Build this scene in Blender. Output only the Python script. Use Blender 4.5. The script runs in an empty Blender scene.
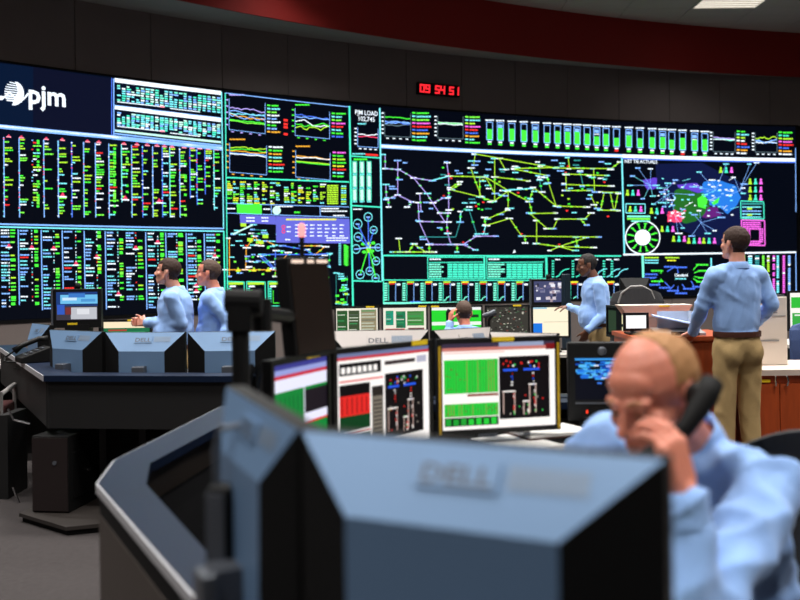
import bpy, bmesh, math, random
from mathutils import Vector, Matrix, noise
random.seed(7)
rnd = random.random
def U(a, b): return a + (b - a) * rnd()
scene = bpy.context.scene
C = scene.collection

# ------------------------------------------------------------------ camera
FPX, CX0, CY0, ROLL, CAMZ = 1000.0, 400.0, 268.0, 0.013, 1.40
cam_data = bpy.data.cameras.new('camera')
cam = bpy.data.objects.new('camera', cam_data)
C.objects.link(cam)
cam_data.sensor_width = 36.0
cam_data.lens = FPX / 800.0 * 36.0
cam_data.shift_y = -(300.0 - CY0) / 800.0
cam_data.clip_start = 0.05
cam_data.clip_end = 200.0
cam_data.dof.use_dof = True
cam_data.dof.focus_distance = 7.6
cam_data.dof.aperture_fstop = 2.6
cam.matrix_world = Matrix.Translation((0, 0, CAMZ)) @ Matrix.Rotation(math.pi / 2, 4, 'X') @ Matrix.Rotation(-ROLL, 4, 'Z')
scene.camera = cam

# ------------------------------------------------------------------ world, exposure
world = bpy.data.worlds.new('world')
scene.world = world
world.use_nodes = True
world.node_tree.nodes['Background'].inputs[0].default_value = (0.05, 0.055, 0.07, 1)
world.node_tree.nodes['Background'].inputs[1].default_value = 0.4
scene.view_settings.view_transform = 'Standard'
scene.view_settings.look = 'None'
scene.view_settings.exposure = 0.0
scene.view_settings.gamma = 1.0
scene.view_settings.use_curve_mapping = False
CEILING_LIGHT = 1.3       # glow of the ceiling light diffusers
LAMP_WATTS = 140.0        # power of the tubes behind each louvre
LAMP_NEAR = 80.0          # the bank over the nearest consoles is dimmed
SCREEN = 1.45             # strength of the video wall
MONITOR = 1.05            # strength of the desk monitors

# ------------------------------------------------------------------ pixel helpers (a pixel gives a direction only)
_c = 1 / math.sqrt(1 + ROLL * ROLL); _s = ROLL * _c
def ray(x, y):
    u, v = x - CX0, y - CY0
    return (u * _c - v * _s) / FPX, -(u * _s + v * _c) / FPX      # X per depth, Z per depth
def at_depth(x, y, d):
    a, b = ray(x, y)
    return Vector((a * d, d, CAMZ + b * d))
def at_height(x, y, z):
    a, b = ray(x, y)
    d = (z - CAMZ) / b
    return Vector((a * d, d, z))
# the curved back wall: a cylinder standing on the lower floor
WX, WY, WR = 13.539, -4.949, 26.46
Z_TOP, Z_BOT, Z_WALL, Z_CEIL, Z_LOW = 4.26, 0.76, 5.30, 6.20, -0.20
def to_wall(x, y):
    a, b = ray(x, y)
    A = a * a + 1; B = -2 * (a * WX + WY); D = WX * WX + WY * WY - WR * WR
    t = (-B + math.sqrt(B * B - 4 * A * D)) / (2 * A)
    return math.atan2(a * t - WX, t - WY) * WR, CAMZ + b * t       # arc length, height
def wall_pt(s, z, off=0.0):
    p = s / WR; r = WR - off
    return (WX + r * math.sin(p), WY + r * math.cos(p), z)

# ------------------------------------------------------------------ materials
def lin(c):
    return tuple((v / 255 / 12.92) if v / 255 <= 0.04045 else ((v / 255 + 0.055) / 1.055) ** 2.4 for v in c)
MATS = {}
def mat(name, rgb, rough=0.6, metal=0.0, var=0.0, vscale=8.0, bump=0.0, bscale=60.0, spec=0.5, sheen=0.0, stretch=None, sss=0.0):
    if name in MATS: return MATS[name]
    m = bpy.data.materials.new(name); m.use_nodes = True
    nt = m.node_tree; b = nt.nodes['Principled BSDF']
    col = (*lin(rgb), 1)
    b.inputs['Base Color'].default_value = col
    b.inputs['Roughness'].default_value = rough
    b.inputs['Metallic'].default_value = metal
    b.inputs['Specular IOR Level'].default_value = spec
    if sheen: b.inputs['Sheen Weight'].default_value = sheen
    if sss:
        b.inputs['Subsurface Weight'].default_value = sss
        b.inputs['Subsurface Radius'].default_value = (0.01, 0.004, 0.002)
    tc = nt.nodes.new('ShaderNodeTexCoord'); mp = nt.nodes.new('ShaderNodeMapping')
    nt.links.new(tc.outputs['Object'], mp.inputs[0])
    if stretch: mp.inputs['Scale'].default_value = stretch
    if var:
        n = nt.nodes.new('ShaderNodeTexNoise'); n.inputs['Scale'].default_value = vscale; n.inputs['Detail'].default_value = 5
        nt.links.new(mp.outputs[0], n.inputs['Vector'])
        mx = nt.nodes.new('ShaderNodeMix'); mx.data_type = 'RGBA'
        mx.inputs['A'].default_value = tuple(v * (1 - var) for v in col[:3]) + (1,)
        mx.inputs['B'].default_value = tuple(min(1, v * (1 + var)) for v in col[:3]) + (1,)
        nt.links.new(n.outputs['Fac'], mx.inputs['Factor'])
        nt.links.new(mx.outputs['Result'], b.inputs['Base Color'])
    if bump:
        n2 = nt.nodes.new('ShaderNodeTexNoise'); n2.inputs['Scale'].default_value = bscale; n2.inputs['Detail'].default_value = 3
        nt.links.new(mp.outputs[0], n2.inputs['Vector'])
        bp = nt.nodes.new('ShaderNodeBump'); bp.inputs['Strength'].default_value = bump; bp.inputs['Distance'].default_value = 0.004
        nt.links.new(n2.outputs['Fac'], bp.inputs['Height']); nt.links.new(bp.outputs[0], b.inputs['Normal'])
    MATS[name] = m
    return m
def emit(name, rgb, strength):
    if name in MATS: return MATS[name]
    m = bpy.data.materials.new(name); m.use_nodes = True
    b = m.node_tree.nodes['Principled BSDF']
    b.inputs['Base Color'].default_value = (0.003, 0.003, 0.003, 1)
    b.inputs['Emission Color'].default_value = (*lin(rgb), 1)
    b.inputs['Emission Strength'].default_value = strength
    MATS[name] = m
    return m
def display_material(name, strength):
    m = bpy.data.materials.new(name); m.use_nodes = True
    nt = m.node_tree; b = nt.nodes['Principled BSDF']
    a = nt.nodes.new('ShaderNodeAttribute'); a.attribute_name = 'Col'
    b.inputs['Base Color'].default_value = (0.003, 0.003, 0.004, 1)
    b.inputs['Roughness'].default_value = 0.6; b.inputs['Specular IOR Level'].default_value = 0.08
    nt.links.new(a.outputs['Color'], b.inputs['Emission Color'])
    b.inputs['Emission Strength'].default_value = strength
    MATS[name] = m
    return m
DISPLAY = display_material('lit_display', SCREEN)
MON_DISPLAY = display_material('lit_monitor', MONITOR)
M_CARPET = mat('carpet', (66, 62, 62), 0.95, var=0.22, vscale=30, bump=0.6, bscale=300, spec=0.1)
M_WALL = mat('wall_fabric', (114, 107, 106), 0.9, var=0.06, vscale=3, bump=0.2, bscale=120, spec=0.2)
M_WALLBASE = mat('wall_base', (150, 138, 134), 0.9, var=0.05)
M_GAP = mat('panel_gap', (16, 15, 15), 0.9)
M_RED = mat('red_fascia', (142, 18, 12), 0.75, var=0.06, vscale=2)
M_SOFFIT = mat('soffit_grey', (150, 146, 142), 0.9)
M_CEIL = mat('ceiling_tile', (200, 188, 180), 0.95, var=0.05, vscale=4, bump=0.3, bscale=150, spec=0.1)
M_GLASS = emit('display_glass', (4, 8, 20), 1.0)
M_NAVY = emit('display_navy', (6, 16, 36), 1.0)
for m_ in (M_GLASS, M_NAVY): m_.node_tree.nodes['Principled BSDF'].inputs['Roughness'].default_value = 0.6; m_.node_tree.nodes['Principled BSDF'].inputs['Specular IOR Level'].default_value = 0.05
M_BLACK = mat('black_plastic', (12, 12, 13), 0.5, spec=0.3, bump=0.1, bscale=400)
M_MATTE = mat('matte_black', (8, 8, 9), 0.7, spec=0.25)
M_SILVER_BLUELIT = mat('silver_plastic_bluelit', (118, 150, 188), 0.42, metal=0.25, var=0.03, bump=0.05, bscale=500)  # bluish light on the near and left shells, tinted into the base colour
M_SILVER_WARMLIT = mat('silver_plastic_warmlit', (212, 204, 200), 0.42, metal=0.25, var=0.03, bump=0.05, bscale=500)  # same silver with the warmer light of the middle row tinted in
M_VENT = mat('silver_vent', (136, 154, 176), 0.5, metal=0.25)
M_DARKSIL = mat('dark_silver', (96, 100, 108), 0.4, metal=0.4)
M_RIM = mat('rim_laminate', (10, 26, 50), 0.4, spec=0.35, var=0.1, vscale=12, bump=0.08, bscale=300)
M_EDGE = mat('edge_strip', (205, 205, 210), 0.35, metal=0.3)
M_PANEL = mat('console_panel', (74, 65, 60), 0.7, var=0.08, vscale=6)
M_DPANEL = mat('dark_console_panel', (15, 14, 15), 0.6, var=0.1)
M_DESK = mat('desk_laminate', (196, 190, 182), 0.5, var=0.04, vscale=20)
M_CHROME = mat('chrome', (210, 212, 215), 0.2, metal=1.0)
M_YELLOW = mat('yellow_tag', (240, 205, 20), 0.6)
M_OCHRE = mat('yellow_edge_tape', (196, 160, 16), 0.6)
M_WOOD = mat('cherry_wood', (176, 74, 30), 0.4, var=0.3, vscale=5, stretch=(6, 6, 0.8))
M_COUNTER = mat('counter_top', (214, 196, 184), 0.5, var=0.05)
M_WHITE = mat('white_plastic', (226, 216, 202), 0.5)
M_PAPER = mat('paper', (238, 236, 232), 0.8)
M_BLUEPAPER = mat('blue_paper', (170, 190, 232), 0.7)
M_BROWN = mat('dark_brown_board', (70, 40, 30), 0.6)
M_CLEAR = mat('clear_acrylic', (190, 194, 200), 0.15, spec=0.6)
M_CHAIR = mat('chair_fabric', (44, 44, 47), 0.85, bump=0.4, bscale=500)
M_SHIRT = mat('blue_shirt', (152, 190, 248), 0.85, var=0.05, vscale=60, bump=0.25, bscale=90, sheen=0.2, spec=0.2)
M_SHIRT2 = mat('blue_shirt_deep', (160, 192, 242), 0.85, var=0.05, vscale=60, bump=0.25, bscale=90, sheen=0.2, spec=0.2)
M_KHAKI = mat('khaki_cotton', (178, 150, 104), 0.85, var=0.07, vscale=30, bump=0.3, bscale=80, spec=0.2)
M_NAVYTR = mat('navy_trousers', (30, 34, 48), 0.85)
M_BELT = mat('brown_leather', (74, 38, 24), 0.5)
M_SHOE = mat('black_leather', (24, 20, 18), 0.35)
M_SKIN = mat('skin_light', (226, 160, 138), 0.5, var=0.07, vscale=25, sss=0.15)
M_SKINR = mat('skin_ruddy', (224, 140, 116), 0.45, var=0.08, vscale=22, sss=0.15)
M_SKIND = mat('skin_brown', (116, 74, 54), 0.45, var=0.06, vscale=25, sss=0.1)
M_HAIRB = mat('hair_brown', (52, 30, 20), 0.8, var=0.3, vscale=120, bump=0.6, bscale=250)
M_HAIRG = mat('hair_grey_brown', (80, 60, 50), 0.8, var=0.3, vscale=120, bump=0.6, bscale=250)
M_HAIRK = mat('hair_black', (28, 22, 20), 0.8, var=0.3, vscale=120, bump=0.6, bscale=250)
M_HAIRS = mat('hair_sandy', (184, 132, 84), 0.7, var=0.2, vscale=120, bump=0.4, bscale=250)
M_LIP = mat('lip', (176, 92, 84), 0.5)
M_EYE = mat('eye_dark', (40, 26, 22), 0.3)
M_GREY = mat('grey_plastic', (150, 148, 146), 0.5)
M_DKRED = mat('dark_red_fabric', (70, 22, 22), 0.8)

# ------------------------------------------------------------------ mesh builder
class MB:
    def __init__(self): self.v = []; self.f = []; self.c = []
    def face(self, pts, col=None):
        i = len(self.v); self.v += [tuple(p) for p in pts]; self.f.append(tuple(range(i, i + len(pts))))
        if col is not None: self.c += [col] * len(pts)
    def hexa(self, p):      # 8 points: bottom ring 0-3, top ring 4-7
        i = len(self.v); self.v += [tuple(q) for q in p]
        for a in ((3, 2, 1, 0), (4, 5, 6, 7), (0, 1, 5, 4), (1, 2, 6, 5), (2, 3, 7, 6), (3, 0, 4, 7)):
            self.f.append(tuple(i + k for k in a))
        return self
    def box(self, c, s, rz=0.0, M=None):
        x, y, z = (k / 2 for k in s)
        p = [Vector(q) for q in ((-x, -y, -z), (x, -y, -z), (x, y, -z), (-x, y, -z), (-x, -y, z), (x, -y, z), (x, y, z), (-x, y, z))]
        R = Matrix.Rotation(rz, 3, 'Z') if M is None else M
        return self.hexa([R @ q + Vector(c) for q in p])
    def prism(self, poly, z0, z1):   # poly: list of (x,y) counter-clockwise
        n = len(poly); i = len(self.v)
        self.v += [(p[0], p[1], z0) for p in poly] + [(p[0], p[1], z1) for p in poly]
        self.f.append(tuple(i + k for k in reversed(range(n)))); self.f.append(tuple(i + n + k for k in range(n)))
        for k in range(n):
            l = (k + 1) % n
            self.f.append((i + k, i + l, i + n + l, i + n + k))
        return self
    def tube(self, pts, r, n=10, cap=True):
        pts = [Vector(p) for p in pts]; i0 = len(self.v); up = Vector((0, 0, 1))
        rr = r if isinstance(r, (list, tuple)) else [r] * len(pts)
        pre = None
        for k, p in enumerate(pts):
            d = (pts[min(k + 1, len(pts) - 1)] - pts[max(k - 1, 0)]).normalized()
            if pre is None:
                a = d.cross(up) if abs(d.z) < 0.95 else d.cross(Vector((1, 0, 0)))
            else:
                a = pre - d * pre.dot(d)
            a.normalize(); pre = a; b = d.cross(a)
            for j in range(n):
                t = 2 * math.pi * j / n
                self.v.append(tuple(p + (a * math.cos(t) + b * math.sin(t)) * rr[k]))
        for k in range(len(pts) - 1):
            for j in range(n):
                q = (j + 1) % n
                self.f.append((i0 + k * n + j, i0 + (k + 1) * n + j, i0 + (k + 1) * n + q, i0 + k * n + q))
        if cap:
            self.f.append(tuple(i0 + j for j in range(n)))
            self.f.append(tuple(i0 + (len(pts) - 1) * n + j for j in reversed(range(n))))
        return self
    def cyl(self, p0, p1, r, n=16): return self.tube([p0, p1], r, n)
    def lathe(self, prof, c=(0, 0, 0), n=20, sx=1.0, sy=1.0):
        i0 = len(self.v)
        for (r, z) in prof:
            for j in range(n):
                t = 2 * math.pi * j / n
                self.v.append((c[0] + r * sx * math.cos(t), c[1] + r * sy * math.sin(t), c[2] + z))
        for k in range(len(prof) - 1):
            for j in range(n):
                q = (j + 1) % n
                self.f.append((i0 + k * n + j, i0 + k * n + q, i0 + (k + 1) * n + q, i0 + (k + 1) * n + j))
        return self
    def build(self, name, m, parent=None, smooth=False, world=False, bevel=0.0, xf=None):
        me = bpy.data.meshes.new(name)
        vs = self.v
        if world and parent is not None:
            inv = root_matrix(parent).inverted(); vs = [tuple(inv @ Vector(p)) for p in vs]
        if xf is not None: vs = [tuple(xf @ Vector(p)) for p in vs]
        me.from_pydata(vs, [], self.f); me.update()
        if self.c:
            at = me.color_attributes.new('Col', 'FLOAT_COLOR', 'POINT')
            at.data.foreach_set('color', [k for c in self.c for k in (*c, 1.0)])
        else:
            bm = bmesh.new(); bm.from_mesh(me); bmesh.ops.recalc_face_normals(bm, faces=bm.faces); bm.to_mesh(me); bm.free()
        me.materials.append(m)
        if smooth: me.polygons.foreach_set('use_smooth', [True] * len(me.polygons))
        o = bpy.data.objects.new(name, me); C.objects.link(o)
        if parent is not None: o.parent = parent
        if bevel:
            b = o.modifiers.new('bevel', 'BEVEL'); b.width = bevel; b.segments = 2; b.limit_method = 'ANGLE'; b.angle_limit = 0.6
        return o
def root_matrix(o):
    m = o.matrix_basis.copy()
    while o.parent is not None:
        o = o.parent; m = o.matrix_basis @ m
    return m
def thing(name, label, cat, loc=(0, 0, 0), rz=0.0, group=None):
    o = bpy.data.objects.new(name, None); C.objects.link(o)
    o.empty_display_size = 0.1
    o.location = loc; o.rotation_euler = (0, 0, rz)
    o['label'] = label; o['category'] = cat
    if group: o['group'] = group
    return o
def tag(o, label, cat, group=None):
    o['label'] = label; o['category'] = cat
    if group: o['group'] = group
    return o
def structure(o, label, cat):
    o['kind'] = 'structure'; o['label'] = label; o['category'] = cat
    return o
def text_mesh(s, bold=0.0):
    cu = bpy.data.curves.new('tmp', 'FONT'); cu.body = s; cu.size = 1.0; cu.offset = bold; cu.resolution_u = 2
    ob = bpy.data.objects.new('tmp', cu); C.objects.link(ob)
    dg = bpy.context.evaluated_depsgraph_get(); dg.update()
    me = bpy.data.meshes.new_from_object(ob.evaluated_get(dg))
    vs = [tuple(v.co) for v in me.vertices]; fs = [tuple(p.vertices) for p in me.polygons]
    bpy.data.objects.remove(ob); bpy.data.curves.remove(cu); bpy.data.meshes.remove(me)
    return vs, fs

# ================================================================== the setting
S0 = to_wall(-420, 200)[0]; S1 = to_wall(1130, 200)[0]
def arc_band(mb, s0, s1, z0, z1, o0, o1, n=80):       # a curved slab between offsets o0 (front) and o1 (back)
    for k in range(n):
        a = s0 + (s1 - s0) * k / n; b = s0 + (s1 - s0) * (k + 1) / n
        mb.hexa([wall_pt(a, z0, o0), wall_pt(b, z0, o0), wall_pt(b, z0, o1), wall_pt(a, z0, o1),
                 wall_pt(a, z1, o0), wall_pt(b, z1, o0), wall_pt(b, z1, o1), wall_pt(a, z1, o1)])
XL, XR, YB = -11.5, 17.0, -5.0
mb = MB(); mb.box(((XL + XR) / 2, 9.0, Z_LOW - 0.05), (XR - XL + 6, 36.0, 0.1))
structure(mb.build('floor', M_CARPET), 'grey carpeted lower floor in front of the video wall', 'floor')
mb = MB(); mb.prism([(-11.4, -4.9), (16.9, -4.9), (16.9, 5.35), (1.5, 5.35), (0.6, 6.3), (-1.2, 7.4), (-11.4, 7.7)], Z_LOW, 0.0)
structure(mb.build('floor', M_CARPET), 'raised carpeted floor tier under the nearest consoles', 'floor')
mb = MB(); mb.box(((XL + XR) / 2, 9.0, Z_CEIL + 0.09), (XR - XL + 6, 36.0, 0.1))
ceiling = structure(mb.build('ceiling', M_GAP), 'pale grey tiled ceiling in the upper right', 'ceiling')
wall = bpy.data.objects.new('wall_back', None); C.objects.link(wall)
structure(wall, 'dark curved back wall of fabric panels around the displays', 'wall')
mb = MB(); arc_band(mb, S0, S1, Z_LOW, Z_CEIL, -0.10, -0.2); mb.build('backing', M_GAP, wall)
seams = [to_wall(x, y)[0] for x, y in ((75, 40), (151, 50), (222, 60), (288, 70), (349, 80))]
step = (to_wall(770, 105)[0] - seams[-1]) / 8.0
for k in range(1, 16): seams.append(seams[4] + step * k)
st = seams[1] - seams[0]
for k in range(14): seams.insert(0, seams[0] - st)
for a, b in zip(seams[:-1], seams[1:]):
    for nm, m, z0, z1 in (('wall_panel', M_WALL, Z_TOP + 0.02, Z_WALL + 0.02), ('base_panel', M_WALLBASE, Z_LOW, Z_BOT - 0.02)):
        mb = MB(); arc_band(mb, a + 0.006, b - 0.006, z0, z1, 0.0, -0.06, 3); mb.build(nm, m, wall)
    if b < to_wall(0, 200)[0] - 1.2 or a > to_wall(797, 200)[0]:
        mb = MB(); arc_band(mb, a + 0.006, b - 0.006, Z_BOT - 0.01, Z_TOP + 0.01, 0.0, -0.06, 3); mb.build('wall_panel', M_WALL, wall)
# red fascia hanging in front of the wall top and the soffit strip behind it
pa, pb = to_wall(190, 11)[0], to_wall(800, 78)[0]
def soff(s): return max(0.10, 0.95 + (s - pa) / (pb - pa) * (0.12 - 0.95))
mb = MB(); mb2 = MB(); n = 90
for k in range(n):
    a = S0 + (S1 - S0) * k / n; b = S0 + (S1 - S0) * (k + 1) / n; oa, ob_ = soff(a), soff(b)
    mb.hexa([wall_pt(a, Z_WALL - 0.02, oa), wall_pt(b, Z_WALL - 0.02, ob_), wall_pt(b, Z_WALL - 0.02, ob_ - 0.04), wall_pt(a, Z_WALL - 0.02, oa - 0.04),
             wall_pt(a, Z_CEIL - 0.001, oa), wall_pt(b, Z_CEIL - 0.001, ob_), wall_pt(b, Z_CEIL - 0.001, ob_ - 0.04), wall_pt(a, Z_CEIL - 0.001, oa - 0.04)])
    mb2.hexa([wall_pt(a, Z_WALL, oa - 0.045), wall_pt(b, Z_WALL, ob_ - 0.045), wall_pt(b, Z_WALL, 0.002), wall_pt(a, Z_WALL, 0.002),
              wall_pt(a, Z_WALL + 0.05, oa - 0.045), wall_pt(b, Z_WALL + 0.05, ob_ - 0.045), wall_pt(b, Z_WALL + 0.05, 0.002), wall_pt(a, Z_WALL + 0.05, 0.002)])
structure(mb.build('trim_1', M_RED), 'dark red curved fascia band below the ceiling', 'trim')
structure(mb2.build('trim_2', M_SOFFIT), 'thin grey soffit strip under the red fascia', 'trim')
for nm, c, s, lb in (('wall_left', (XL - 0.1, 2, 3), (0.2, 16, 6.6), 'plain side wall left of the consoles'), ('wall_right', (XR + 0.1, 8, 3), (0.2, 28, 6.6), 'plain side wall right of the counter'), ('wall_front', (2.7, YB - 0.1, 3), (29, 0.2, 6.6), 'plain wall behind the photographer')):
    mb = MB(); mb.box(c, s); structure(mb.build(nm, M_WALL), lb, 'wall')
# ceiling tiles and recessed lights on one grid
fx = at_height(729, 3.5, Z_CEIL)
TW = 1.22
tile_me = None
mbt = MB(); mbt.box((0, 0, 0.02), (TW - 0.014, 0.61 - 0.014, 0.04))
LIGHTS = set()
for i in range(-4, 3):
    for j in range(-5, 1):
        LIGHTS.add((i * 3, j * 6))
for i in range(-14, 8):
    for j in range(-36, 8):
        x, y = fx.x + i * TW, fx.y + j * 0.61
        if x < XL + 0.6 or x > XR - 0.6 or y < YB + 0.3: continue
        if math.hypot(x - WX, y - WY) > WR + 0.3: continue
        if y > 23: continue
        if (i, j) in LIGHTS and -8.5 <= x <= 13.0 and math.hypot(x - WX, y - WY) <= WR - 0.6: continue
        if y < 9.0 : continue
        if tile_me is None:
            o = mbt.build('ceiling_tile', M_CEIL, ceiling); tile_me = o.data
        else:
            o = bpy.data.objects.new('ceiling_tile', tile_me); C.objects.link(o); o.parent = ceiling
        o.location = (x, y, Z_CEIL)
mb = MB(); mb.box(((XL + XR) / 2, 2.0, Z_CEIL + 0.02), (XR - XL, 13.7, 0.03)); mb.build('ceiling_board', M_CEIL, ceiling)
M_LAMP = emit('lamp_diffuser', (255, 246, 230), CEILING_LIGHT)
M_LOUVRE = mat('louvre_white', (225, 222, 216), 0.5)
proto = None
for (i, j) in sorted(LIGHTS, key=lambda q: (q != (0, 0), q)):
    x, y = fx.x + i * TW, fx.y + j * 0.61
    if x < -8.5 or x > 13.0 or y < -3: continue
    if math.hypot(x - WX, y - WY) > WR - 0.6: continue
    z = Z_CEIL if y >= 9 else Z_CEIL - 0.012
    la = bpy.data.lights.new('tubes', 'AREA'); la.shape = 'RECTANGLE'; la.size = TW - 0.1; la.size_y = 0.5; la.energy = LAMP_NEAR if y < 5.5 else (LAMP_WATTS if WR - math.hypot(x - WX, y - WY) > 3.6 else LAMP_WATTS * 0.12); la.spread = math.radians(120); la.color = (1.0, 0.97, 0.93)
    if proto is None:
        lt = thing('ceiling_light', 'white recessed fluorescent ceiling light with slats above the red fascia', 'ceiling light', (x, y, z))
        f = MB()
        for c, s in (((0, 0.29, 0), (TW, 0.03, 0.03)), ((0, -0.29, 0), (TW, 0.03, 0.03)), ((0.595, 0, 0), (0.03, 0.55, 0.03)), ((-0.595, 0, 0), (0.03, 0.55, 0.03))): f.box(c, s)
        parts = [f.build('frame', M_LOUVRE, lt)]
        d = MB(); d.box((0, 0, 0.012), (TW - 0.06, 0.55, 0.01)); parts.append(d.build('diffuser', M_LAMP, lt))
        for q in (-0.14, 0.0, 0.14):
            l = MB(); l.box((0, q, -0.004), (TW - 0.06, 0.012, 0.02)); parts.append(l.build('slat', M_LOUVRE, lt))
        proto = (lt, parts)
    else:
        lt = proto[0].copy(); C.objects.link(lt); lt.location = (x, y, z)
        lt['label'] = 'white recessed fluorescent ceiling light out of view over the consoles'; lt['group'] = 'ceiling lights over the room'
        for p in proto[1]:
            c = p.copy(); C.objects.link(c); c.parent = lt
    lo_ = bpy.data.objects.new('tubes', la); C.objects.link(lo_); lo_.parent = lt; lo_.location = (0, 0, -0.03)

# ================================================================== the video wall
K = {k: lin(v) for k, v in dict(w=(235, 245, 255), cy=(120, 225, 235), lb=(130, 180, 255), bl=(70, 110, 230), g=(70, 235, 60), lg=(120, 240, 70), y=(225, 225, 50),
     yg=(170, 225, 50), r=(240, 50, 45), pk=(255, 150, 170), mg=(235, 100, 220), lv=(178, 160, 240), te=(50, 140, 140), tg=(70, 225, 190), o=(235, 165, 50),
     nv=(6, 20, 44), dn=(10, 14, 34), per=(92, 96, 196), per2=(120, 130, 220), pale=(190, 235, 220), gr=(90, 110, 120), dk=(4, 6, 12), sky=(36, 112, 205), dg=(32, 96, 34),
     vio=(90, 60, 190), mgd=(90, 30, 110), hot=(235, 60, 100), deep=(12, 20, 58), mint=(120, 235, 205)).items()}
class Gfx(MB):
    """flat display graphics lying on the curved wall; drawn from pixel anchors turned into arc length and height"""
    def __init__(self, off=0.004): super().__init__(); self.off = off
    def band(self, s0, z0, s1, z1, col):
        n = max(1, int(abs(s1 - s0) / 0.5))
        for k in range(n):
            a = s0 + (s1 - s0) * k / n; b = s0 + (s1 - s0) * (k + 1) / n
            self.face([wall_pt(a, z1, self.off), wall_pt(b, z1, self.off), wall_pt(b, z0, self.off), wall_pt(a, z0, self.off)], K[col])
    def rect(self, x, y, w, h, col):
        s0, z0 = to_wall(x, y); s1, _ = to_wall(x + w, y); _, z1 = to_wall(x, y + h)
        self.band(s0, z0, s1, z1, col)
    def line(self, x0, y0, x1, y1, w, col):
        a, b = to_wall(x0, y0), to_wall(x1, y1)
        k = abs(to_wall(x0, y0 + 1)[1] - a[1]) * w / 2
        dx, dz = b[0] - a[0], b[1] - a[1]; L = math.hypot(dx, dz) or 1e-6
        nx, nz = -dz / L * k, dx / L * k
        n = max(1, int(abs(dx) / 0.5))
        for q in range(n):
            p = (a[0] + dx * q / n, a[1] + dz * q / n); r = (a[0] + dx * (q + 1) / n, a[1] + dz * (q + 1) / n)
            self.face([wall_pt(p[0] - nx, p[1] - nz, self.off), wall_pt(r[0] - nx, r[1] - nz, self.off), wall_pt(r[0] + nx, r[1] + nz, self.off), wall_pt(p[0] + nx, p[1] + nz, self.off)], K[col])
    def path(self, pts, w, col):
        for p, q in zip(pts[:-1], pts[1:]): self.line(*p, *q, w, col)
    def poly(self, pts, col):
        P = [to_wall(*p) for p in pts]
        lo, hi = min(p[0] for p in P), max(p[0] for p in P); n = max(1, int((hi - lo) / 0.35))
        def clip(Q, c, sg):
            out = []
            for i in range(len(Q)):
                p, q = Q[i], Q[(i + 1) % len(Q)]; ip, iq = (p[0] - c) * sg >= 0, (q[0] - c) * sg >= 0
                if ip: out.append(p)
                if ip != iq: t = (c - p[0]) / (q[0] - p[0]); out.append((c, p[1] + (q[1] - p[1]) * t))
            return out
        for k in range(n):
            Q = clip(P, lo + (hi - lo) * k / n, 1)
            Q = clip(Q, lo + (hi - lo) * (k + 1) / n, -1) if Q else Q
            if len(Q) > 2: self.face([wall_pt(*p, self.off) for p in Q], K[col])
    def ring(self, x, y, rx, ry, w, col, n=20):
        self.path([(x + rx * math.cos(t * 2 * math.pi / n), y + ry * math.sin(t * 2 * math.pi / n)) for t in range(n + 1)], w, col)
    def disc(self, x, y, rx, ry, col, n=18):
        self.poly([(x + rx * math.cos(t * 2 * math.pi / n), y + ry * math.sin(t * 2 * math.pi / n)) for t in range(n)], col)
    def word(self, x, y, w, col, h=1.25):           # an unreadable word: a few broken dashes
        e = x + w
        while x < e:
            q = min(U(1.6, 3.4), e - x)
            self.rect(x, y, q, h, col); x += q + 0.35
    def text(self, s, x, y, h, col, width=None, bold=0.0):
        vs, fs = text_mesh(s, bold)
        s0, z0 = to_wall(x, y); k = abs(to_wall(x, y + h)[1] - z0)
        mn = min(v[0] for v in vs); mxx = max(v[0] for v in vs)
        kx = k if width is None else (to_wall(x + width, y)[0] - s0) / (mxx - mn)
        i = len(self.v)
        for v in vs:
            self.v.append(wall_pt(s0 + (v[0] - mn) * kx, z0 + v[1] * k, self.off)); self.c.append(K[col])
        self.f += [tuple(i + q for q in f) for f in fs]
    def chart(self, x, y, w, h, lines, slope, tickc, titlec=None, ticks=5, axis='lb'):
        # x,y = upper left in pixels; slope = drop per pixel to the right
        self.path([(x, y), (x, y + h), (x + w, y + h + slope * w), (x + w, y + slope * w)], 0.55, axis)
        for k in range(ticks): self.rect(x - 3.2, y + h * (k + 0.1) / ticks, 2.3, 1.2, tickc)
        for k in range(4): self.rect(x + w * (0.06 + 0.25 * k), y + h + 1.6 + slope * w * 0.25 * k, 2.6, 1.0, tickc)
        if titlec: self.word(x, y - 4.4, w * 0.42, titlec, 1.3)
        for lv, amp, col in lines:
            pts = []; v = lv
            for k in range(13):
                v += U(-amp, amp); v = lv + (v - lv) * 0.8
                pts.append((x + 0.4 + (w - 0.8) * k / 12, y + h * v + slope * w * k / 12))
            self.path(pts, 0.9, col)
    def legend(self, x, y, w, cols, dy, slope=0.1):
        for k, c in enumerate(cols):
            self.rect(x, y + k * dy, 3.2, 1.5, c); self.word(x + 4.4, y + k * dy + 0.4, w * U(0.6, 1.0) - 4, c, 1.5)

vw = thing('video_wall', 'huge curved video wall of lit grid diagrams, charts and tables', 'video wall', (*wall_pt(to_wall(400, 300)[0], Z_LOW), ))
vw.location.z = Z_LOW
def gfx(g, label=None):
    o = g.build('screen_image', DISPLAY, vw, world=True)
    if label: o['label'] = label
    return o
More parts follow.
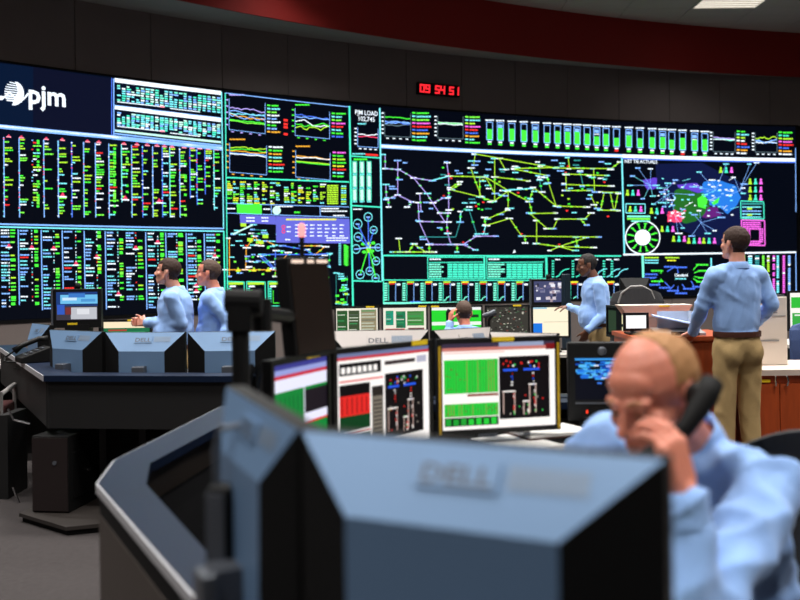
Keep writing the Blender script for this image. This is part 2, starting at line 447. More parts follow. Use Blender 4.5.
# display cubes
bs = [to_wall(x, 200)[0] for x in (32, 117, 190)]
dw = (bs[2] - bs[0]) / 2
edges = []; a = to_wall(-60, 200)[0]; e = to_wall(796.5, 200)[0]; ncol = int(round((e - a) / dw)); dw = (e - a) / ncol
for k in range(ncol):
    for r in range(3):
        mb = MB(); z0 = Z_BOT + (Z_TOP - Z_BOT) * r / 3; z1 = Z_BOT + (Z_TOP - Z_BOT) * (r + 1) / 3
        arc_band(mb, a + dw * k + 0.002, a + dw * (k + 1) - 0.002, z0 + 0.002, z1 - 0.002, 0.0, -0.08, 2)
        mb.build('display_panel', M_NAVY if (r == 2 and k < 3) else M_GLASS, vw, world=True)
mb = MB(); arc_band(mb, a - 0.05, a - 0.005, Z_BOT - 0.03, Z_TOP + 0.03, 0.01, -0.08, 1); arc_band(mb, e + 0.003, e + 0.06, Z_BOT - 0.03, Z_TOP + 0.03, 0.01, -0.08, 1)
arc_band(mb, a, e, Z_TOP + 0.002, Z_TOP + 0.03, 0.012, -0.08, 60); arc_band(mb, a, e, Z_BOT - 0.05, Z_BOT - 0.002, 0.012, -0.08, 60)
mb.build('frame', M_MATTE, vw, world=True)

# --- logo panel
g = Gfx(0.003); g.poly([(-30, 60), (33, 67), (33, 129), (-30, 123)], 'nv'); g.poly([(33, 67), (111, 78.5), (111, 136), (33, 129)], 'dn'); gfx(g)
g = Gfx(0.006)
g.text('pjm', 28.5, 102.6, 27.5, 'w', 37.0, 0.025)
for k in range(9):      # striped globe
    yy = -10.5 + k * 2.25; hw = math.sqrt(max(0.0, 1 - (yy / 12.0) ** 2)) * 9.8
    g.line(14 - hw, 93.5 + yy - 0.8, 14 + hw * (0.5 if k < 6 else 1), 93.5 + yy + 0.8, 1.0 if k < 6 else 1.5, 'w')
g.poly([(14 + 9.8 * math.cos(a), 93.5 + 12 * math.sin(a)) for a in (-1.5, -1.2, -0.9, -0.6, -0.3, 0, 0.3, 0.6, 0.9, 1.2, 1.5, 1.8)] + [(15.5, 96), (17.5, 92), (16.5, 86)], 'w')
g.path([(-4, 95), (1, 99), (5, 96.5), (9, 92), (14, 97), (20, 101.5), (25, 97.5), (28, 93.5)], 1.8, 'w')
g.disc(1, 98, 2.6, 2.2, 'w')
gfx(g, 'white lowercase logo lettering with a striped globe')
# --- wide bars and frames
g = Gfx(0.007)
g.line(-30, 123.5, 112, 137.2, 4.2, 'lb'); g.line(-30, 123.0, 112, 136.7, 2.0, 'w'); g.line(112, 137.2, 222, 148.5, 4.2, 'lb'); g.line(112, 136.9, 222, 148.2, 2.2, 'w')
g.line(-30, 223.4, 223.5, 228.6, 1.6, 'lb'); g.line(-30, 226.2, 223.5, 231.3, 1.5, 'cy')
g.line(111.5, 78, 111.5, 137, 0.9, 'bl'); g.line(113.5, 78.5, 113.7, 137, 1.1, 'lb')
g.line(221.3, 92, 223.4, 229, 1.2, 'cy'); g.line(223.6, 231, 225, 312, 1.5, 'tg'); g.line(225, 93, 227.5, 308, 1.1, 'tg')
g.line(225, 93, 349, 107, 0.8, 'lb')
g.line(349.2, 106, 352.8, 306, 2.0, 'tg'); g.line(379.6, 108, 382.2, 281, 1.8, 'cy')
g.line(381, 146.2, 622, 156, 4.0, 'lb'); g.line(381, 146.2, 622, 156, 2.4, 'w'); g.line(622, 156, 795, 160, 3.4, 'w'); g.line(622, 158.4, 795, 162.4, 1.2, 'bl')
g.line(621.7, 156, 624.2, 254.5, 1.8, 'cy'); g.line(623, 254.6, 796, 252.2, 1.7, 'w'); g.line(383, 255.5, 621, 256, 1.5, 'tg')
g.line(795.3, 148, 795.8, 212, 0.7, 'lb'); g.line(795.6, 253, 796, 294, 0.8, 'lb')
gfx(g, 'bright frame lines between the display areas')

# --- two tables beside the logo
g = Gfx(0.006)
for (y0, hh) in ((79.5, 24.5), (106.5, 22)):
    g.line(114.5, y0 + 0.6, 221, y0 + 13.6, 4.2, 'w')
    for r in range(7):
        for c in range(22):
            if rnd() < 0.09: continue
            x = 117 + c * 4.75; y = y0 + 5.2 + r * (hh - 8) / 7 + (x - 114.5) * 0.122
            g.rect(x, y, U(2.6, 4.4), 1.5, random.choice(['cy', 'cy', 'lb', 'tg', 'pale', 'mint', 'w']))
    g.line(117, y0 + hh - 2.2, 160, y0 + hh + 2.6, 0.8, 'w'); g.line(170, y0 + hh + 4.5, 200, y0 + hh + 8, 0.8, 'w'); g.rect(159.5, y0 + hh + 1.6, 5, 1.6, 'pk')
    g.line(114.5, y0 + hh + 1.4, 221, y0 + hh + 14, 0.9, 'lb')
g.line(114.5, 130.5, 221, 142.3, 2.2, 'pale'); g.line(114.5, 133.6, 221, 145.6, 1.4, 'lb')
gfx(g, 'two pale cyan data tables')

# --- upper list panel: hanging columns of entries
g = Gfx(0.005)
for k, zx in enumerate((-40, 12, 63, 107, 145, 193, 238, 278, 317, 362, 404, 438, 474, 508, 540, 565, 598, 632, 655, 682, 712)):
    x = zx / 3.333; y0 = 60 + (256 + zx * 0.062) / 3.333
    y1 = 60 + (525 if k not in (3, 9, 17, 18, 19, 20, 10) else U(430, 535)) / 3.333
    if k != 3: g.line(x, y0, x + 0.6, y1, 0.95, random.choice(['lb', 'lb', 'cy', 'bl']))
    y = y0 + 1
    while y < y1 - 1.5:
        q = rnd()
        if q < 0.5: g.word(x + 0.8, y, U(3, 9.0 if k < 12 else 6.5), random.choice(['lg', 'yg', 'lg', 'g', 'cy', 'w', 'yg']), 1.35)
        elif q < 0.53: g.word(x + 0.8, y, U(3, 8), 'r', 1.3)
        elif q < 0.85: g.rect(x - 0.7, y, 1.6, 1.0, random.choice(['w', 'cy', 'lb', 'r']))
        if k in (3, 9, 10, 16) and rnd() < 0.5: g.rect(x + 4.5, y, 2.6, 2.2, random.choice(['g', 'lg']))
        y += U(2.0, 3.7)
    if k % 3 != 0 or k > 10:
        xx = x + U(2, 6)
        g.poly([(xx - 1.8, y0 - 1.0), (xx, y0 - 2.6), (xx + 1.8, y0 - 1.0)], 'hot'); g.rect(xx - 2.3, y0 - 0.9, 4.8, 1.1, 'pk')
for (x, y) in ((62.5, 196), (125, 199), (159, 202)):
    g.poly([(x - 2.5, y), (x, y - 4), (x + 2.5, y)], 'hot'); g.rect(x - 3.5, y, 7.5, 1.4, 'w')
gfx(g, 'columns of small green and white list entries')
# --- lower list panel: entry text, dotted line, green value blocks
g = Gfx(0.005)
for (lx, tx, dx, gx, gw) in ((-22, -20, -10, -8, 4), (None, 0, 8, 10, 5), (18, 19, 31, 34, 4), (41, 42, 53, 55, 4.5), (62, 63, 75, 77, 3.6), (84, 84.5, 96, 97, 4), (105, 106, 117, 119, 4), (None, 125, 135, 137.5, 5.5),
                             (145.5, 147, 157, 160, 4), (165.5, 167, 176, 178, 5), (186, 187, 195, 197, 4), (204, 205.5, 214, 216, 4)):
    sl = 0.022
    y0 = 229 + max(0, tx) * sl; y1 = 317 - max(0, tx) * 0.03 - U(2, 14)
    if lx is not None: g.line(lx, y0, lx + 1.3, y1, 1.0, 'lb')
    y = y0 + 0.6
    while y < y1 - 1.4:
        sh = (y - y0) * 0.014
        q = rnd()
        if q < 0.72: g.word(tx + 0.6 + sh, y, U(4, 9.4), random.choice(['cy', 'lb', 'w', 'cy', 'lb']), 1.35)
        elif q < 0.76: g.word(tx + 0.6 + sh, y, U(6, 10), 'r', 1.4)
        if rnd() < 0.75: g.rect(dx + sh, y, 0.95, 1.3, random.choice(['w', 'cy', 'w', 'cy', 'r']))
        if rnd() < 0.62:
            h = random.choice([1.7, 1.7, 3.4]); g.rect(gx + sh, y - 0.2, gw * U(0.8, 1), h * 0.85, random.choice(['g', 'g', 'lg', 'g', 'yg']))
        y += U(2.3, 3.9)
    for q in range(random.choice([1, 1, 2])):
        yy = U(y0 + 3, y1 - 10); xx = dx + 0.4 + (yy - y0) * 0.014
        g.poly([(xx - 2.2, yy), (xx - 0.8, yy - 2.8), (xx + 0.8, yy - 2.8), (xx + 2.2, yy)], 'hot'); g.rect(xx - 3.2, yy, 6.4, 1.2, 'w')
gfx(g, 'columns of cyan entries with green value blocks')

# --- four line charts
g = Gfx(0.005)
g.chart(229, 98.5, 36, 31, [(0.3, 0.06, 'lv'), (0.38, 0.04, 'lb'), (0.52, 0.05, 'o'), (0.56, 0.08, 'lb'), (0.66, 0.03, 'g'), (0.7, 0.02, 'lg'), (0.46, 0.05, 'cy')], 0.12, 'lv', 'lv')
g.chart(229.5, 143, 37, 29, [(0.16, 0.05, 'yg'), (0.2, 0.05, 'g'), (0.28, 0.03, 'o'), (0.37, 0.02, 'w'), (0.34, 0.02, 'lb')], 0.08, 'o', 'o')
g.chart(295, 108.5, 34.5, 27, [(0.25, 0.05, 'bl'), (0.28, 0.05, 'lb'), (0.5, 0.1, 'w'), (0.62, 0.12, 'yg'), (0.62, 0.1, 'g')], 0.1, 'g', 'g')
g.chart(295.5, 150, 34.5, 27, [(0.2, 0.03, 'o'), (0.25, 0.03, 'w'), (0.42, 0.02, 'yg'), (0.43, 0.02, 'g')], 0.09, 'o', 'o')
g.legend(267, 104.5, 13, ['g', 'cy', 'lg', 'w', 'lb', 'w', 'g', 'lb', 'o'], 3.3); g.legend(268.5, 146, 18, ['w', 'g', 'o', 'cy', 'yg', 'r', 'cy', 'g'], 3.5)
g.legend(331.5, 112.5, 14, ['g', 'cy', 'lg', 'mg', 'r', 'cy', 'g', 'bl'], 3.3); g.legend(332.5, 151.5, 15, ['mg', 'g', 'yg', 'g', 'y', 'r', 'cy', 'g'], 3.4)
for y in (119, 123, 126, 133): g.rect(283.5, y, 4.0, 2.2, 'r')
gfx(g, 'four small multicoloured line charts with legends')
# --- block of yellow-green entries, status bar, blue message panel
g = Gfx(0.005)
g.line(226, 177.5, 349, 182, 1.4, 'tg')
for c, x in enumerate((227, 233, 240, 247, 254, 262, 270, 276, 284, 291, 298, 306, 313, 320)):
    y = 181 + (x - 226) * 0.03
    while y < 203:
        if rnd() < 0.8: g.word(x, y, U(2.0, 6.0), random.choice(['yg', 'lg', 'w', 'cy', 'g', 'y', 'cy']), 1.35)
        y += 2.05
for k in range(9): g.word(327, 185 + k * 2.2, 11, 'yg', 1.5); g.word(341, 185.5 + k * 2.2, 5, random.choice(['yg', 'cy']), 1.4)
g.line(226, 203.2, 349, 207, 0.7, 'lb'); g.line(226, 213, 349, 217.5, 0.7, 'lb')
g.poly([(236.5, 203.2), (261.5, 204), (261.5, 214.2), (237, 213.2)], 'g'); g.word(227, 208, 8, 'w'); g.word(263, 208.5, 7, 'w')
g.line(271, 204, 271.3, 214, 0.7, 'lb'); g.line(319.8, 206, 320.2, 216, 0.7, 'lb'); g.word(275, 206, 18, 'w', 1.0); g.word(294, 211.5, 6, 'g', 1.6)
g.word(321, 208, 18, 'w', 1.2); g.word(321, 210.6, 26, 'w', 1.1); g.word(333, 215, 12, 'w', 1.1)
g.disc(276.5, 210.5, 4.2, 4.2, 'pale'); g.disc(276.5, 210.5, 2.6, 2.8, 'y')
gfx(g, 'yellow green entries above a green status bar')
g = Gfx(0.005)
g.poly([(239.5, 214.5), (275.5, 216), (276, 224.5), (240, 223)], 'per'); g.poly([(275.8, 216), (349.3, 219), (350, 243.5), (276, 242.5)], 'per'); gfx(g)
g = Gfx(0.007)
g.word(246, 217.2, 22, 'w', 1.2); g.word(246, 220.4, 22, 'w', 1.2); g.word(286, 218.6, 50, 'y', 1.7)
for r in range(4):
    for c in range(7): g.word(295 + c * 7.4, 224.5 + r * 3.6, U(3, 5.6), 'w', 1.1)
for y in (227, 231.5): g.ring(283.3, y, 1.6, 1.6, 0.8, 'r', 10); g.word(286.5, y - 0.6, 4, 'w', 1.1)
g.word(285, 239, 5, 'w'); g.word(326, 237.5, 22, 'w', 1.0); g.word(326, 240, 20, 'w', 1.0)
gfx(g, 'white and yellow words of the blue message panel')
# --- regional diagram under it
g = Gfx(0.005)
def net(edges, ox, oy, sc, w, col, nodes=True):
    for e in edges:
        pts = [(ox + e[k] / sc, oy + e[k + 1] / sc) for k in range(0, len(e), 2)]
        g.path(pts, w, col)
        if nodes:
            for p in (pts[0], pts[-1]):
                g.word(p[0] - U(2.2, 4), p[1] - 0.7, U(4.4, 7.5), random.choice(['cy', 'w', 'lb', 'w']), 1.35)
                if rnd() < 0.1: g.rect(p[0] - 1, p[1] - 2.8, 2.0, 1.1, 'r')
            m = ((pts[0][0] + pts[-1][0]) / 2, (pts[0][1] + pts[-1][1]) / 2)
            if rnd() < 0.7: g.rect(m[0] - 1.1, m[1] - 0.8, 2.4, 1.5, 'g')
net([(22, 225, 22, 425), (110, 275, 107, 390), (5, 390, 350, 390), (155, 215, 110, 275), (155, 215, 190, 265), (400, 265, 500, 265), (520, 270, 470, 310), (330, 300, 270, 385), (265, 390, 262, 425), (215, 240, 260, 262), (165, 235, 165, 262)], 225, 195, 5.215, 0.8, 'o')
net([(190, 310, 480, 310), (262, 290, 262, 380), (190, 310, 255, 380), (180, 320, 250, 385), (420, 285, 460, 310), (300, 265, 420, 285), (470, 310, 540, 305)], 225, 195, 5.215, 1.0, 'bl')
net([(40, 205, 145, 155)], 225, 195, 5.215, 1.6, 'pale')
net([(150, 180, 200, 185), (140, 200, 210, 205), (180, 345, 240, 350), (290, 345, 350, 350), (450, 330, 480, 345), (120, 320, 125, 345), (545, 310, 540, 370), (500, 330, 470, 360)], 225, 195, 5.215, 0.6, 'te')
for (x, y) in ((95, 155), (130, 233), (186, 246), (210, 215)): g.rect(225 + x / 5.215 - 2.8, 195 + y / 5.215 - 1.6, 5.6, 3.4, 'yg'); g.rect(225 + x / 5.215 - 1.8, 195 + y / 5.215 - 0.9, 3.6, 1.7, 'dg')
for x in (68, 150, 225, 310): g.poly([(225 + x / 5.215 - 2.4, 271), (225 + x / 5.215, 267), (225 + x / 5.215 + 2.4, 271)], 'yg'); g.rect(225 + x / 5.215 - 2.4, 270, 4.8, 1.4, 'y')
for k in range(26): g.rect(U(229, 330), U(228, 278), 2.4, 1.6, random.choice(['g', 'g', 'lg']))
for k in range(40): g.word(U(228, 340), U(226, 279), U(4, 7), random.choice(['cy', 'w', 'cy', 'lb']), 1.2)
for k in range(10): g.rect(338.5, 243 + k * 2.3, 2.4, 1.3, 'cy'); g.poly([(343, 245 + k * 2.1), (345, 244.4 + k * 2.1), (349, 247 + k * 2), (346, 248 + k * 2)], 'g')
for k in range(12): g.rect(U(335, 346), U(272, 303), 3.6, 2.0, random.choice(['g', 'g', 'yg'])); g.word(U(333, 343), U(272, 305), 6, 'cy', 1.2)
g.path([(336, 272), (336, 304), (347, 304), (347, 276)], 0.5, 'te')
for (x0, x1) in ((227.5, 244), (246.5, 265), (268, 285.5)):
    g.path([(x0, 281.5), (x1, 282), (x1 + 0.4, 306), (x0 + 0.4, 306), (x0, 281.5)], 0.9, 'tg'); g.rect(x0 + 1, 282.4, x1 - x0 - 2, 2.4, 'yg'); g.rect(x0 + 2, 285.6, 6, 1.6, 'w')
    for k in range(6): g.rect(x0 + 1, 288 + k * 2.5, 2.4, 1.6, 'tg')
    g.path([(x0 + 5, 290), (x0 + 5, 303), (x1 - 2, 303)], 0.7, 'g')
gfx(g, 'dense regional network diagram')
# --- load column
g = Gfx(0.005)
g.text('PJM LOAD', 355.2, 114.2, 6.4, 'w', 22.5, 0.01); g.text('102,745', 358.6, 120.6, 6.4, 'w', 16.0, 0.01)
g.chart(357.5, 127.5, 20.5, 19, [(0.3, 0.1, 'w'), (0.45, 0.03, 'hot')], 0.06, 'w', 'cy'); g.word(352, 153.2, 13, 'cy', 1.2); g.rect(365.5, 153.6, 12.5, 1.8, 'r')
g.line(351, 156, 380, 158, 1.2, 'tg'); g.word(353.5, 158.4, 13.5, 'g', 1.8)
for c in range(3):
    for r in range(3):
        x = 353 + c * 7.2; y = 162 + r * 13.8
        g.rect(x, y, 3.0, 10.6, 'pale'); g.path([(x - 0.6, y - 0.6), (x + 3.6, y - 0.4), (x + 3.6, y + 11.2), (x - 0.6, y + 11), (x - 0.6, y - 0.6)], 0.7, 'tg'); g.word(x - 0.6, y + 11.7, 4.6, 'cy', 1.0)
g.line(351.5, 205.6, 381, 207.2, 1.3, 'tg'); g.line(352, 280.8, 382, 281.4, 1.3, 'tg'); g.word(353, 208.6, 9, 'w', 1.1)
hub = (368.5, 247.5)
for k, (x, y, r) in enumerate(((368, 217, 4), (357.5, 224, 4.4), (373.5, 230, 3.5), (358, 237, 4), (378, 247.5, 3.2), (356, 249, 4), (376, 261, 3.6), (369.5, 271, 3.6), (360, 274.5, 4), (375.5, 278, 3.6))):
    g.line(hub[0], hub[1], x, y, 1.1, 'bl' if y < 240 or k == 7 else ('g' if k in (6, 8, 9) else 'lb'))
    g.ring(x, y, r, r * 1.08, 0.8, 'cy', 16); g.rect(x - 2, y - 0.5, 4, 1.2, 'lb')
for (x, y) in ((363, 244), (372, 251), (364, 252), (373, 243)): g.disc(x, y, 2.2, 1.6, 'g', 8)
g.disc(hub[0], hub[1], 2.4, 5.6, 'yg'); g.disc(hub[0], hub[1], 1.4, 3.4, 'pale')
gfx(g, 'load readout with bars and a ring of dials')
# --- top strip: charts and level bars
g = Gfx(0.005)
g.chart(384.5, 112, 26, 24, [(0.22, 0.03, 'g'), (0.4, 0.05, 'lb'), (0.42, 0.06, 'bl'), (0.46, 0.05, 'lb'), (0.5, 0.04, 'gr')], 0.05, 'w', ticks=6, axis='gr')
g.chart(437.5, 115.5, 25.5, 22.5, [(0.3, 0.03, 'pale'), (0.34, 0.02, 'g'), (0.38, 0.03, 'w')], 0.04, 'w', ticks=6, axis='gr')
g.legend(412, 112, 19, ['g', 'cy', 'lg', 'mg', 'r', 'bl', 'o', 'cy', 'g'], 3.4); g.legend(465, 116, 15, ['lg', 'cy', 'yg', 'mg', 'r', 'bl', 'o', 'cy', 'g'], 3.2)
for k, x in enumerate((489.5, 500.2, 511.7, 523.8, 535.2, 546.9, 557.4, 567.4, 577, 587, 596.6, 605.9, 616.4, 628.7, 639.9, 652, 662.5, 671.6, 682.5, 694.5, 704.7)):
    y = 122 + (x - 489) * 0.053; h = 18.0; q = U(0.48, 0.72)
    g.path([(x - 3, y), (x + 3, y + 0.3), (x + 3, y + h), (x - 3, y + h - 0.3), (x - 3, y)], 0.75, 'lb')
    g.rect(x - 2.5, y + h * (1 - q), 5, h * q - 0.6, 'g'); g.word(x - 4.3, y - 2.6, 8.6, 'w', 1.3)
    if k % 3 == 1 or k in (7, 8, 16): g.rect(x - 2.2, y + 2, 4.2, 3, 'lb'); g.word(x - 2.2, y + 6, 4.4, 'w', 1.0); g.rect(x - 2, y + h - 4, 4, 1.4, 'cy')
    g.rect(x - 1.9, y + h + 1, 3.8, 1.4, 'w'); g.rect(x - 1.9, y + h + 3, 3.8, 1.7, 'r' if k in (12, 18) else 'g')
g.chart(713, 131.5, 22, 20, [(0.3, 0.04, 'lv'), (0.38, 0.04, 'tg'), (0.42, 0.03, 'w')], 0.03, 'w', ticks=6, axis='gr')
g.chart(755, 132.5, 22, 19.5, [(0.25, 0.1, 'yg'), (0.45, 0.08, 'lb'), (0.5, 0.05, 'w'), (0.52, 0.06, 'lb')], 0.02, 'w', ticks=6, axis='gr')
g.legend(736.5, 130.5, 13, ['g', 'cy', 'yg', 'w', 'r', 'bl', 'o', 'w'], 3.1); g.legend(778.5, 131.5, 15, ['g', 'tg', 'yg', 'mg', 'r', 'bl', 'o', 'w'], 3.1)
gfx(g, 'strip of green level bars between small charts')
# --- transmission network
g = Gfx(0.005)
LV = [(50, 215, 50, 262), (92, 235, 92, 350), (50, 262, 95, 265), (95, 265, 145, 293), (145, 293, 205, 302), (145, 293, 188, 345), (52, 315, 55, 365), (55, 365, 92, 350), (92, 350, 140, 373), (140, 373, 125, 390), (160, 375, 163, 435),
      (165, 345, 170, 405), (188, 345, 208, 376), (208, 376, 245, 360), (208, 376, 250, 440), (163, 438, 250, 440), (163, 438, 197, 513), (255, 240, 262, 287), (262, 287, 262, 400), (262, 400, 255, 440), (255, 440, 258, 478), (258, 478, 270, 515),
      (197, 515, 310, 515), (310, 515, 355, 487), (310, 515, 350, 533), (355, 487, 420, 487), (60, 360, 62, 390), (232, 410, 262, 410)]
net(LV, 370, 90, 3.333, 0.8, 'lv'); net([(205, 302, 262, 287), (385, 450, 378, 480), (300, 440, 302, 405), (440, 335, 540, 328)], 370, 90, 3.333, 1.1, 'cy')
net([(175, 490, 285, 490, 300, 440), (302, 405, 330, 390), (330, 400, 355, 480), (560, 240, 570, 290), (700, 270, 710, 320), (565, 300, 572, 340)], 370, 90, 3.333, 0.8, 'te')
YG = [(350, 215, 345, 250), (350, 213, 620, 260), (430, 228, 450, 265), (415, 228, 415, 370), (335, 260, 370, 355), (262, 287, 385, 290), (385, 290, 460, 335), (268, 326, 300, 306), (268, 332, 302, 314), (268, 332, 370, 357), (365, 290, 365, 355),
      (370, 357, 410, 372), (410, 372, 460, 337), (385, 290, 415, 345), (460, 337, 530, 372), (545, 325, 620, 387), (595, 310, 620, 387), (480, 262, 625, 258), (480, 264, 590, 285), (415, 290, 530, 303), (620, 387, 720, 390), (530, 372, 540, 410),
      (540, 412, 620, 410), (460, 337, 460, 395), (390, 430, 460, 400), (385, 452, 465, 428), (465, 428, 505, 487), (505, 487, 760, 490), (555, 435, 555, 512), (555, 512, 630, 522), (630, 522, 720, 492), (630, 522, 745, 525), (600, 535, 630, 522),
      (630, 522, 680, 535), (685, 490, 690, 520), (530, 410, 590, 462), (590, 462, 610, 462), (610, 462, 625, 430), (625, 430, 715, 430), (715, 430, 735, 410), (700, 430, 720, 450), (620, 260, 800, 262), (650, 280, 790, 285), (650, 315, 800, 320),
      (650, 335, 735, 335), (735, 350, 755, 395), (765, 400, 830, 402), (780, 342, 768, 400), (800, 342, 812, 400), (128, 540, 145, 513), (145, 513, 185, 540), (95, 495, 100, 540), (75, 540, 215, 540), (197, 515, 197, 540), (290, 515, 290, 540), (590, 285, 595, 310),
      (745, 262, 748, 340), (652, 282, 654, 335), (530, 372, 545, 325), (515, 487, 518, 510), (380, 425, 385, 452), (800, 265, 832, 240), (770, 340, 830, 342), (826, 345, 815, 400), (660, 225, 665, 262)]
net(YG, 370, 90, 3.333, 0.8, 'yg')
for k in range(70): g.word(U(440, 612), U(158, 214), U(4, 7), random.choice(['cy', 'w', 'lb', 'cy', 'te']), 1.25)
for k in range(34): g.rect(U(440, 612), U(160, 216), 2.2, 1.4, random.choice(['g', 'g', 'yg', 'g', 'r']))
for k in range(10): g.word(U(384, 440), U(160, 250), U(4, 8), random.choice(['cy', 'lb']), 1.25)
g.poly([(512.5, 253), (514.5, 249.5), (515.5, 252.5)], 'w')
gfx(g, 'large lavender and yellow green transmission network')
# --- tie map
g = Gfx(0.004)
Z5 = lambda *p: [(590 + p[k] / 3.75, 100 + p[k + 1] / 3.75) for k in range(0, len(p), 2)]
def Zj(*p):
    q = Z5(*p); out = []
    for a, b in zip(q, q[1:] + q[:1]):
        for k in range(4): out.append((a[0] + (b[0] - a[0]) * k / 4 + (U(-1, 1) if k else 0), a[1] + (b[1] - a[1]) * k / 4 + (U(-0.9, 0.9) if k else 0)))
    return out
g.poly(Z5(245, 240, 420, 235, 545, 300, 600, 330, 575, 480, 480, 545, 300, 470, 250, 330), 'deep'); gfx(g)
g = Gfx(0.005)
g.poly(Zj(425, 308, 470, 300, 540, 318, 566, 365, 545, 400, 515, 428, 480, 400, 445, 392, 412, 345), 'sky')
g.poly(Zj(315, 345, 345, 330, 400, 350, 440, 350, 462, 380, 430, 425, 395, 455, 350, 462, 318, 420), 'dg'); g.poly(Zj(440, 400, 480, 405, 492, 432, 450, 445, 420, 440), 'mgd')
g.poly(Zj(325, 318, 400, 312, 425, 340, 400, 348, 340, 332), 'vio'); g.poly(Zj(195, 300, 250, 292, 256, 330, 215, 338), 'vio')
g.poly(Zj(288, 430, 318, 408, 352, 410, 366, 436, 340, 458, 290, 458), 'hot'); gfx(g)
g = Gfx(0.007)
g.poly(Z5(402, 370, 425, 355, 440, 375, 432, 408, 405, 400), 'g'); g.poly(Z5(455, 385, 485, 365, 480, 385, 462, 395), 'g')
for k in range(14): g.rect(590 + U(290, 350) / 3.75, 100 + U(412, 452) / 3.75, 2.6, 1.5, random.choice(['pk', 'w', 'hot']))
hubs = [Z5(295, 350)[0], Z5(290, 330)[0], Z5(225, 320)[0], Z5(320, 440)[0], Z5(560, 340)[0], Z5(415, 460)[0], Z5(470, 340)[0]]
ends = [(180, 255), (228, 258), (160, 285), (150, 320), (410, 270), (320, 300), (510, 240), (575, 315), (490, 440), (410, 415), (350, 410), (200, 370), (235, 360), (240, 390), (280, 400), (430, 355), (520, 357), (465, 325), (390, 430), (455, 300), (330, 500), (380, 510), (440, 500), (470, 490), (350, 480), (540, 290), (575, 330), (575, 350), (600, 240), (625, 235), (380, 355), (395, 325), (300, 375), (310, 395), (270, 345), (265, 385), (260, 330), (290, 312), (245, 320)]
for e in ends:
    p = Z5(*e)[0]; h = min(hubs, key=lambda q: (q[0] - p[0]) ** 2 + (q[1] - p[1]) ** 2)
    g.line(p[0], p[1], h[0], h[1], 0.35, random.choice(['lb', 'cy', 'lb', 'lb'])); g.word(p[0] - 3, p[1] - 0.6, U(4, 7.5), random.choice(['w', 'cy', 'lb']), 1.3)
for k in range(30): g.rect(590 + random.gauss(290, 35) / 3.75, 100 + random.gauss(360, 32) / 3.75, 1.8, 1.2, random.choice(['cy', 'w', 'lb', 'lv']))
for k in range(16):
    p = Z5(U(330, 540), U(300, 440))[0]; g.line(p[0], p[1], p[0] + U(3, 9), p[1] + U(-5, 3), 0.4, random.choice(['w', 'cy', 'lb']))
for k in range(36): g.rect(590 + U(310, 545) / 3.75, 100 + U(300, 440) / 3.75, 2.6, 1.2, random.choice(['w', 'cy', 'lb']))
g.text('NET TIE ACTUALS', 624.6, 162.8, 4.9, 'w', 32.5, 0.012)
def icons(zx, zy, boxed=False):
    x, y = 590 + zx / 3.75, 100 + zy / 3.75
    for k, c in enumerate(('yg', 'tg', 'mg')):
        cx = x + (k - 1) * 5.4
        g.disc(cx, y - 1.6, 1.15, 1.3, c, 8); g.poly([(cx - 1.9, y + 3.0), (cx - 1.1, y - 0.2), (cx + 1.1, y - 0.2), (cx + 1.9, y + 3.0)], c)
    if boxed: g.path([(x - 9.6, y - 5), (x + 9.6, y - 4.8), (x + 9.6, y + 4.4), (x - 9.6, y + 4.2), (x - 9.6, y - 5)], 0.9, 'cy')
for zx, zy, b in ((160, 347, 0), (170, 408, 1), (250, 415, 0), (290, 483, 0), (333, 520, 0), (390, 527, 0), (446, 527, 0), (510, 262, 0), (620, 305, 0), (620, 335, 0), (620, 365, 0)): icons(zx, zy, b)
g.rect(627, 215.5, 23, 1.8, 'mint'); g.rect(627, 218, 23, 1.6, 'lg'); g.rect(631, 220.4, 19, 1.4, 'mint')
c0 = (642.5, 237.5)
g.ring(c0[0], c0[1], 17.2, 16.6, 1.2, 'w', 36); g.disc(c0[0], c0[1], 7.9, 7.9, 'w', 24)
for k in range(12):
    t = k * math.pi / 6 + 0.2
    g.line(c0[0] + 8.6 * math.cos(t), c0[1] + 8.6 * math.sin(t), c0[0] + 13.5 * math.cos(t), c0[1] + 13.5 * math.sin(t), 1.5, 'g'); g.rect(c0[0] + 14 * math.cos(t) - 1.5, c0[1] + 14 * math.sin(t) - 0.6, 3, 1.2, 'g')
g.path([(740.5, 201), (763.5, 201.8), (763.8, 219), (740.8, 218.4), (740.5, 201)], 1.0, 'tg'); g.rect(741.5, 203, 21, 1.6, 'te')
for y in (206.5, 210.5, 213.5, 216.5): g.word(742, y, 19, random.choice(['cy', 'te', 'lb']), 1.2)
g.rect(747, 207.6, 5, 2, 'yg'); g.rect(747, 214, 5, 1.8, 'yg')
g.path([(741.2, 220), (764.4, 220.6), (764.8, 245.4), (741.6, 245), (741.2, 220)], 1.2, 'mg')
for k in range(11):
    g.word(742.6, 221.8 + k * 2.1, 7.5 if 3 < k < 9 else 18, 'mg', 1.5)
    if 2 < k < 10: g.word(759, 222 + k * 2.1, 4, 'mg', 1.5)
gfx(g, 'coloured tie map with dial and small person symbols')
